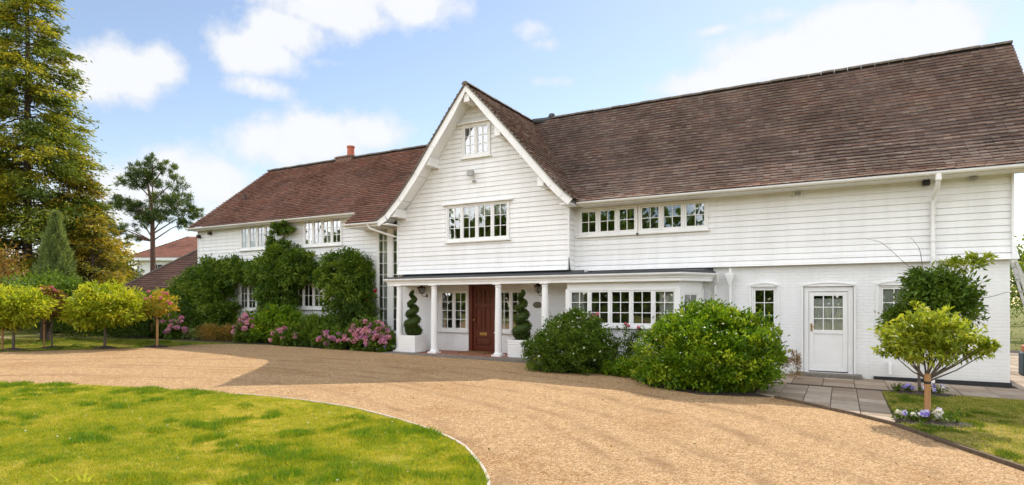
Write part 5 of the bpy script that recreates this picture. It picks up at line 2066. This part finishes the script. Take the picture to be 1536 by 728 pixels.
wx, wy = 1.12, -5.25
root, bl = wist_standard('sunlit yellow green wisteria standard nearest the gravel', wx, wy, .66, [(-.02, 0, 1.22, .46, .45, .28), (-.36, 0, 1.2, .28, .34, .24), (.34, .1, 1.16, .34, .36, .22), (0, -.1, 1.48, .34, .32, .18), (.62, .12, 1.12, .20, .22, .14), (-.2, .1, 1.12, .34, .36, .16), (.2, -.2, 1.36, .36, .32, .2), (-.5, -.05, 1.34, .13, .15, .10), (-.48, 0, 1.04, .14, .16, .10), (.78, .1, 1.16, .09, .12, .08), (.28, 0, 1.62, .12, .12, .1), (-.12, 0, 1.66, .12, .12, .1)], 4700, GREEN['wisteria'], .095, .036)
br = MB()
for q in ([(wx, wy, zg(wx) + .62), (wx + .35, wy + .05, zg(wx) + .85), (wx + .7, wy + .1, zg(wx) + 1.12)], [(wx, wy, zg(wx) + .60), (wx + .2, wy - .05, zg(wx) + .9), (wx + .45, wy, zg(wx) + 1.15)], [(wx, wy, zg(wx) + .62), (wx - .2, wy, zg(wx) + .85), (wx - .35, wy, zg(wx) + 1.2)], [(wx, wy, zg(wx) + .62), (wx + .03, wy, zg(wx) + .9), (wx + .06, wy, zg(wx) + 1.3)]):
    br.tube(q, .017, 7, .007)
br.build('branch', M['bark'], root, smooth=True)
stake('thick stake tied to the sunlit wisteria nearest the gravel', wx + .0, wy - .09, .72, .042)
root, bl = wist_standard('dark green wisteria standard growing close to the house wall', 1.33, -1.98, 1.0, [(.20, 0, 1.95, .50, .50, .42), (-.22, 0, 1.48, .38, .40, .20), (.45, .05, 1.95, .48, .45, .38), (.2, 0, 2.22, .42, .4, .22), (.68, 0, 1.6, .26, .3, .34), (.1, 0, 1.65, .35, .4, .3)], 7600, GREEN['mid'], .13, .042, 2)
sh = MB()
for q in ([(1.33, -1.98, 2.2), (1.0, -2.0, 2.55), (.72, -2.0, 2.85), (.45, -2.0, 2.95)], [(1.4, -1.98, 2.2), (1.35, -1.9, 2.7), (1.2, -1.9, 2.95)], [(1.5, -1.98, 2.0), (2.0, -1.9, 2.35), (2.25, -1.9, 2.5)], [(1.5, -1.98, 1.9), (2.3, -1.9, 1.75), (2.75, -1.9, 1.85), (2.9, -1.9, 1.6)]):
    sh.tube(catmull([tuple(p) for p in q], 5), .007, 5, .003)
sh.build('twig', M['bark'], root)
P, D, T = clumps([(2.1, -1.9, 2.42, .26, .22, .10), (2.3, -1.9, 2.5, .15, .14, .08), (1.2, -1.9, 2.75, .12, .1, .2), (.8, -2, 2.72, .15, .1, .15)], 700, 40, .3)
leaf_mesh('shoot', P[P[:, 0] > 1.7], D[P[:, 0] > 1.7], .12, .04, T[P[:, 0] > 1.7], GREEN['wisteria'], root)



def pansies(label, x, y, lst, leafn=300):
    z = zg(x)
    m = MB()
    q = 18
    ring = [(x + math.cos(a * 2 * math.pi / q) * .55 * (1 + .12 * math.sin(a * 2.7)), y + math.sin(a * 2 * math.pi / q) * .42 * (1 + .1 * math.cos(a * 1.9)), z + .014) for a in range(q)]
    for a in range(q):
        m.poly([ring[a], ring[(a + 1) % q], (x, y, z + .06)])
    tag(m.build('mulch', M['soil'], smooth=True), kind='stuff')
    for (lab, dx, dy, w, kinds, nf) in lst:
        root, bl = bush(lab, (x + dx, y + dy, z + .03), [(0, 0, .05, w, .10, .07)], leafn, 40, GREEN['mid'], .05, .028, 'flower', 'pansies round the wisteria stems', 'pansy', spread=.3, up=.5)
        flowers(root, [(b[0], b[1], b[2] + .02, b[3], b[4], b[5] + .02) for b in bl], kinds, nf, .1, True, .9, 1.3, 1.35, 1.1)


flower_mesh('pale', WHITE, 7, .022, .048, .048, .6)
pansies('', wx, wy - .08, [('white and lilac pansies left of the thick stake', -.26, -.05, .13, ['pale', 'violet', 'pale'], 6), ('deep violet pansies just left of the thick stake', -.10, -.10, .09, ['violet'], 5), ('white pansies right of the thick stake', .20, -.02, .19, ['pale', 'pale', 'violet'], 7)])
pansies('', 1.33, -2.02, [('violet pansies below the dark wisteria, left clump', -.26, -.02, .16, ['violet'], 6), ('violet pansies below the dark wisteria, right clump', .24, -.02, .2, ['violet', 'violet', 'pale'], 6)])
root, bl = bush('wispy dry flowering plant beside the biggest shrub and the door', (-.98, -1.0, zg(-1)), [(0, 0, .28, .2, .2, .26), (-.05, 0, .5, .22, .15, .15)], 900, 60, GREEN['red'], .07, .014, 'flower', up=.7)

# strappy leaves of a plant at the very front of the island
root = empty('daylily', (-6.1, -13.25, zg(-6.1)), 'pale strappy leaves poking up at the bottom edge of the island lawn', 'plant')
mb = MB()
for (dx, lx, h) in ((-.12, -.08, .11), (-.08, .09, .09), (.07, -.05, .13), (.10, .02, .15), (.12, .09, .12), (.02, .12, .08)):
    b = Vector((-6.1 + dx * .9, -13.25 + dx * .5, zg(-6.1)))
    pts = [b, b + Vector((lx * .3, lx * .15, h * .6)), b + Vector((lx, lx * .5, h))]
    for (p, q, w0, w1) in ((pts[0], pts[1], .012, .013), (pts[1], pts[2], .013, .002)):
        s = Vector((.8766, .4811, 0))
        mb.poly([p - s * w0, p + s * w0, q + s * w1, q - s * w1], .85)
mb.build('leaf', GREEN['wisteria'], root, tints=True)

# ---- planters with spiral topiary
def planter(label, x0, y0, w, d, h, tlabel, seed):
    root = empty('planter_box', (x0 + w / 2, y0 + d / 2, FL), label, 'planter', 'white slatted planters in the porch')
    mb = MB()
    k = 7
    for i in range(k):
        z0, z1 = FL + .03 + (h - .03) * i / k, FL + .03 + (h - .03) * (i + 1) / k - .014
        mb.box(x0, x0 + w, y0, y0 + .025, z0, z1)
        mb.box(x0, x0 + w, y0 + d - .025, y0 + d, z0, z1)
        mb.box(x0, x0 + .025, y0 + .0255, y0 + d - .0255, z0, z1)
        mb.box(x0 + w - .025, x0 + w, y0 + .0255, y0 + d - .0255, z0, z1)
    mb.box(x0 + .02, x0 + w - .02, y0 + .022, y0 + d - .022, FL + .005, FL + h - .05)
    mb.build('slatted_side', M['paint'], root, bevel=.004)
    mb = MB()
    mb.box(x0 + .03, x0 + w - .03, y0 + .03, y0 + d - .03, FL + h - .049, FL + h - .035)
    mb.build('compost', M['soil'], root)
    cx_, cy_, z0 = x0 + w / 2, y0 + d / 2, FL + h - .04
    tp = empty('spiral_topiary', (cx_, cy_, z0), tlabel, 'topiary', 'spiral topiaries in the porch planters')
    H = 1.42
    pts, rd = [], []
    m = 60
    for i in range(m + 1):
        t = i / m
        a = seed + t * 2 * math.pi * 3.9
        R = .135 * (1 - t) ** .8 + .025
        pts.append((cx_ + math.cos(a) * R, cy_ + math.sin(a) * R, z0 + .14 + (H - .16) * t ** .92))
        rd.append(.128 * (1 - t) ** .9 + .034)
    mb = MB()
    mb.tube(pts, [q * .86 for q in rd], 10)
    mb.tube([(cx_, cy_, z0 - .02), (cx_, cy_, z0 + .25)], .02, 6)
    mb.tube([(cx_ - .0, cy_, z0 + .02), (cx_, cy_, z0 + .08), (cx_, cy_, z0 + .2), (cx_, cy_, z0 + .32)], [.12, .19, .20, .10], 14)
    mb.t = [.25] * len(mb.t)
    n = 9000
    i = RNG.integers(0, m, n)
    pa = np.array(pts)
    rr_ = np.array(rd)
    dirn = unit(RNG.normal(size=(n, 3)))
    P = pa[i] + dirn * rr_[i][:, None] * RNG.uniform(.8, 1.02, n)[:, None]
    n2 = 2600
    d2 = unit(RNG.normal(size=(n2, 3)))
    P2 = np.array([cx_, cy_, z0 + .18]) + d2 * np.array([.22, .22, .19])
    leaf_mesh('foliage', np.concatenate([P, P2]), np.concatenate([dirn, d2]) + RNG.normal(size=(n + n2, 3)) * .6, .032, .018, RNG.normal(.5, .2, n + n2), GREEN['box'], tp)
    mb.build('stem', GREEN['box'], tp, tints=True)


planter('white slatted planter between the two left porch columns', -12.08, -1.42, .63, .58, .55, 'spiral clipped box tree in the left planter', .4)
planter('white slatted planter between the two right porch columns', -8.20, -1.42, .62, .58, .52, 'spiral clipped box tree in the right planter', 2.2)

# ---- background planting on the left
bush('dark bushy evergreen tree beyond the golden cypress', (-46.0, 6.8, .4), [(0, 0, 3.0, 2.4, 2.4, 2.4), (1.0, .5, 2.4, 1.8, 1.8, 2.0), (-1.6, 0, 2.6, 2.0, 2, 2.2), (-.2, 0, 4.6, 1.3, 1.3, 1.2)], 13000, 420, GREEN['pine'], .24, .11, 'tree', name='yew_tree', up=.2)
root, bl = bush('open tree with reddish leaves and bare stems at the left edge', (-32.6, -4.2, zg(-32)), [(0, 0, 2.9, 1.3, 1.3, .9), (-.9, .2, 2.3, 1.0, 1.0, .9), (.9, 0, 2.0, .9, .9, .9), (.2, 0, 1.3, 1.0, .9, .7)], 5200, 300, GREEN['red'], .13, .07, 'tree', name='maple_tree', spread=.22,
                stems=([[(0, 0, 0), (-.1, 0, 1.2), (-.5, .1, 2.6), (-.7, .1, 3.4)], [(.05, 0, 0), (.2, 0, 1.4), (.5, 0, 2.7)], [(0, 0, .3), (.05, .1, 1.8), (.0, .1, 3.6)], [(.1, 0, 0), (.6, 0, 1.2), (1.1, 0, 2.2)]], .05, .012))
bush('golden yellow shrub before the garage roof', (-32.6, .6, zg(-32)), [(0, 0, 1.1, 1.2, 1.0, 1.0), (1.2, .2, .9, 1.0, 1.0, .85), (-1.0, 0, 1.0, 1.0, 1, 1.0)], 5200, 200, GREEN['orange'], .14, .07, 'shrub')
bush('bright green shrub left of the garage roof', (-32.8, -1.2, zg(-32)), [(0, 0, 1.3, 1.2, 1.0, 1.2), (-1.0, 0, 1.0, 1.0, .9, 1.0), (.8, -.3, .9, .9, .9, .9)], 5200, 200, GREEN['mid'], .15, .07, 'shrub')
root, bl = bush('small weeping garden tree with a thick dark trunk behind the thin rose', (-25.0, -5.3, zg(-25)), [(0, 0, 1.75, 1.35, 1.3, .55), (-.8, 0, 1.45, .8, .8, .6), (.8, .3, 1.45, .8, .8, .6), (.2, -.5, 1.3, .8, .7, .5)], 9500, 340, GREEN['mid'], .12, .06, 'tree', name='weeping_tree', droop=.3, stems=([[(0, 0, 0), (.03, 0, .6), (0, 0, 1.5)]], .17, .12), smat=M['bark_dark'])
bush('green leafy shrub behind the tree at the left edge', (-28.6, -7.0, zg(-28)), [(0, 0, 1.2, 1.4, 1.2, 1.1), (1.2, .3, .9, 1.0, 1.0, .8), (-1.2, 0, 1.0, 1.1, 1, .9)], 7500, 260, GREEN['mid'], .13, .06, 'shrub')
bush('pale green groundcover shrub beside the garden path', (-30.5, -3.0, zg(-30)), [(0, 0, .35, 1.5, .8, .38), (1.6, .3, .3, 1.2, .7, .32)], 3600, 150, GREEN['juniper'], .1, .05, 'shrub')
bush('mid green shrub below the slim juniper', (-28.3, -1.9, zg(-28)), [(0, 0, .95, 1.5, 1.0, .95), (1.4, .3, .9, 1.2, 1.0, .9), (-1.3, -.2, .8, 1.1, 1.0, .8)], 9000, 300, GREEN['mid'], .12, .06, 'shrub')


def hedge(label, p, q, h, w, n, mat):
    p, q = np.array([*p, 0.]), np.array([*q, 0.])
    root = empty('hedge', (*((p + q) / 2)[:2], zg((p[0] + q[0]) / 2)), label, 'hedge')
    d = unit((q - p)[None])[0]
    L = np.linalg.norm(q - p)
    s = np.array([-d[1], d[0], 0])
    t, u, v = RNG.uniform(0, L, n), RNG.uniform(-1, 1, n), RNG.uniform(0, 1, n) ** .7
    face = RNG.random(n)
    u = np.where(face < .45, -1 + RNG.uniform(0, .25, n), np.where(face < .6, 1 - RNG.uniform(0, .25, n), u))
    v = np.where(face >= .6, 1 - RNG.uniform(0, .12, n), v)
    bulge = 1 + .16 * (vnoise(t, v * 3, 1.6, 4) - .5) * 2
    P = p + d * t[:, None] + s * (u * w * bulge)[:, None]
    P[:, 2] = zg(float((p[0] + q[0]) / 2)) + v * h * (1 + .10 * (vnoise(t, u, 1.1, 9) - .5) * 2)
    D = s * np.sign(u)[:, None] * .6 + RNG.normal(size=(n, 3)) * .6 + np.array([0, 0, .4])
    leaf_mesh('foliage', P, D, RNG.uniform(.06, .12, n), .05, RNG.normal(.5, .2, n), mat, root)
    return root


hedge('dark evergreen hedge behind the standard trees', (-28.0, -3.6), (-23.2, -2.35), 1.25, .45, 12000, GREEN['dark'])
hedge('green hedge in front of the garage', (-33.0, -.6), (-24.9, -.6), 1.75, .5, 12000, GREEN['mid'])


def tree(label, x, y, h, r, mat, n, name='garden_tree', group=None, leaf=.3, tr=.22, low=.25):
    z = zg(x)
    rg = np.random.default_rng(int(abs(x * 13 + y * 7)))
    bl = [(0, 0, h * .62, r * .8, r * .8, h * .34)]
    for k in range(9):
        a, q = rg.uniform(0, 6.28), rg.uniform(.35, .75) * r
        bl.append((math.cos(a) * q, math.sin(a) * q, h * rg.uniform(low + .12, .86), r * rg.uniform(.32, .5), r * rg.uniform(.32, .5), h * rg.uniform(.12, .2)))
    st = [[(0, 0, -.1), (.1, 0, h * .3), (0, .1, h * .7)]] + [[(0, 0, h * .25), tuple(np.array(b[:3]) * .6 + np.array([0, 0, h * .1])), b[:3]] for b in bl[1:6]]
    return bush(label, (x, y, z), bl, n, int(n / 32), mat, leaf, leaf * .5, 'tree', group, name, .16, .15, .65, .1, (.5, 1.02), stems=(st, tr, .04), smat=M['bark_dark'], part='crown')[0]


tree('green tree beyond the right end of the house', 9.6, 24.0, 6.2, 2.8, GREEN['mid'], 7000, leaf=.22)
tree('second green tree farther right beyond the house end', 8.2, 15.5, 4.2, 1.9, GREEN['wisteria'], 5000, leaf=.18)

# far wood closing the view, and the wood across the lawn that the window panes mirror
def woodland(pts, n, k, mat, leaf, label=None):
    P, D, T = clumps(pts, n, k, .14, (.5, 1.0), .2, .7)
    s = P[:, 2] > .1
    P, D, T = keep(s, P, D, T)
    return tag(leaf_mesh('woodland', P, D, RNG.uniform(.6, 1.3, len(P)) * leaf, leaf * .6, T, mat, None), kind='stuff')


pts = []
for i in range(26):
    t = i / 25
    pts.append((-78 + t * 14 + RNG.uniform(-2, 2), -22 + t * 62 + RNG.uniform(-2, 2), RNG.uniform(2, 3.2), RNG.uniform(2.5, 4), RNG.uniform(2.5, 4), RNG.uniform(2.6, 4.2)))
for i in range(10):
    pts.append((14 + i * 4.5, 52 - i * 3, 3, 3.5, 3.5, 4))
woodland(pts, 26000, 800, GREEN['far'], .42)
pts = []
for i in range(40):
    x = -64 + i * 2.1
    hh = RNG.uniform(5.2, 9.0)
    pts.append((x, -47 + RNG.uniform(-4, 4), hh * .75, RNG.uniform(2.2, 3.6), RNG.uniform(2.2, 3.2), hh))
woodland(pts, 36000, 1000, GREEN['mid'], .95)

# ---- outbuildings on the left
GAR = empty('garage', (-28, 4, 0), 'low outbuilding with a grey brown hipped tile roof beside the house end', 'garage')
gp = MB()
gx0, gx1, gy0, gy1, ez, rz_ = -31.7, -24.7, .17, 7.6, 2.05, 4.98
mb = MB()
mb.box(gx0 + .45, gx1 + .2, gy0 + .45, gy1 - .45, -.2, ez + .1)
mb.build('wall', M['brick'], GAR)
k = 3.7
slope = (rz_ - ez) / k
tile_roof('roof', [(gy0, ez), (gy0 + k, rz_)], lambda s, a, z: (a, s, z), lambda z: (gx0 + (z - ez) / slope, gx1), M['tile_garage'], GAR, gauge=.16, tw=.2, seed=31)
tile_roof('roof', [(gx0, ez), (gx0 + k, rz_)], lambda s, a, z: (s, a, z), lambda z: (gy0 + (z - ez) / slope, gy1 - (z - ez) / slope), M['tile_garage'], GAR, gauge=.16, tw=.2, seed=32)
tile_roof('roof', [(gy1, ez), (gy1 - k, rz_)], lambda s, a, z: (a, s, z), lambda z: (gx0 + (z - ez) / slope, gx1), M['tile_garage'], GAR, gauge=.3, tw=.4, seed=33)
ridge_tiles((gx0, gy0, ez + .04), (gx0 + k, gy0 + k, rz_ + .05), GAR, .10, .22)

# house with the pink roof, turned to face the drive
o0 = np.array([-57.4, 15.1])
U2, V2 = np.array([.8766, .4811]), np.array([-.4811, .8766])
NB = empty('neighbour_house', (float(o0[0]), float(o0[1]), .4), 'distant white house with a hipped pink clay tile roof', 'house')
loc2 = lambda u, v, z: (float(o0[0] + U2[0] * u + V2[0] * v), float(o0[1] + U2[1] * u + V2[1] * v), z)
ez, rz_, dep, wid = 5.85, 8.2, 8.0, 14.0
mb = MB()


def lbox(mb, u0, u1, v0, v1, z0, z1):
    c = [loc2(u, v, z) for z in (z0, z1) for (u, v) in ((u0, v0), (u1, v0), (u1, v1), (u0, v1))]
    mb.faces(c, [(0, 3, 2, 1), (4, 5, 6, 7), (0, 1, 5, 4), (1, 2, 6, 5), (2, 3, 7, 6), (3, 0, 4, 7)])


lbox(mb, .6, wid - .6, .5, dep - .5, -.2, ez - .2)
mb.build('wall', M['paint'], NB)
mb = MB()
lbox(mb, 0, wid, 0, dep, ez - .28, ez - .02)
mb.build('eaves', M['paint'], NB)
k, ku = 4.0, 3.6
tile_roof('roof', [(0, ez), (k, rz_)], lambda s, a, z: loc2(a, s, z), lambda z: ((z - ez) / (rz_ - ez) * ku, wid - (z - ez) / (rz_ - ez) * ku), M['tile_far'], NB, gauge=.25, tw=.3, seed=41)
tile_roof('roof', [(dep, ez), (k, rz_)], lambda s, a, z: loc2(a, s, z), lambda z: ((z - ez) / (rz_ - ez) * ku, wid - (z - ez) / (rz_ - ez) * ku), M['tile_far'], NB, gauge=.4, tw=.5, seed=42)
tile_roof('roof', [(0, ez), (ku, rz_)], lambda s, a, z: loc2(s, a, z), lambda z: ((z - ez) / (rz_ - ez) * k, dep - (z - ez) / (rz_ - ez) * k), M['tile_far'], NB, gauge=.25, tw=.3, seed=43)
tile_roof('roof', [(wid, ez), (wid - ku, rz_)], lambda s, a, z: loc2(s, a, z), lambda z: ((z - ez) / (rz_ - ez) * k, dep - (z - ez) / (rz_ - ez) * k), M['tile_far'], NB, gauge=.4, tw=.5, seed=44)
mb = MB()
lbox(mb, 2.15, 3.05, .42, .49, 4.0, 5.3)
W_ = mb.build('window', M['paint'], NB)
mb = MB()
for i in range(2):
    for j in range(2):
        lbox(mb, 2.22 + i * .41, 2.22 + i * .41 + .36, .40, .418, 4.08 + j * .6, 4.08 + j * .6 + .54)
mb.build('pane', M['plinth'], W_)
mb = MB()
lbox(mb, 6.5, 7.3, 3.7, 4.5, 7.6, 8.35)
mb.build('chimney', M['paint'], NB)


# ---- ladders and clutter at the right end
def ladder(label, x0, x1, y, z1, mat):
    root = empty('ladder', (x0, y, zg(x0)), label, 'ladder', 'ladders against the house end')
    z0 = zg(x0) + .02
    a, b = Vector((x0, y, z0)), Vector((x1, y, z1))
    for dy in (0, .40):
        mb = MB()
        d = Vector((0, dy, 0))
        mb.tube([a + d, b + d], .034, 4)
        mb.build('rail', mat, root)
    L = (b - a).length
    for i in range(int(L / .28)):
        p = a + (b - a) * ((i + .5) * .28 / L)
        mb = MB()
        mb.tube([p, p + Vector((0, .40, 0))], .018, 6)
        mb.build('rung', mat, root)


ladder('aluminium ladder leaning on the house end, the steeper one', 3.95, 3.28, .55, 2.75, M['alu'])
ladder('aluminium ladder leaning behind the steeper one', 4.6, 3.30, 1.6, 3.2, M['alu'])
mb = MB()
mb.box(3.95, 4.35, 3.0, 3.5, zg(3.6), .42)
tag(mb.build('storage_crate', M['teal'], bevel=.03), 'dark teal crate on the paving below the ladders', 'crate')
mb = MB()
mb.box(3.98, 4.25, 3.05, 3.4, .425, .60)
tag(mb.build('storage_crate', M['orange'], bevel=.03), 'small orange crate on top of the dark teal one', 'crate')
hedge('green hedge beyond the patio at the right end', (5.0, 14.5), (16, 13.0), 3.2, .8, 14000, GREEN['mid'])
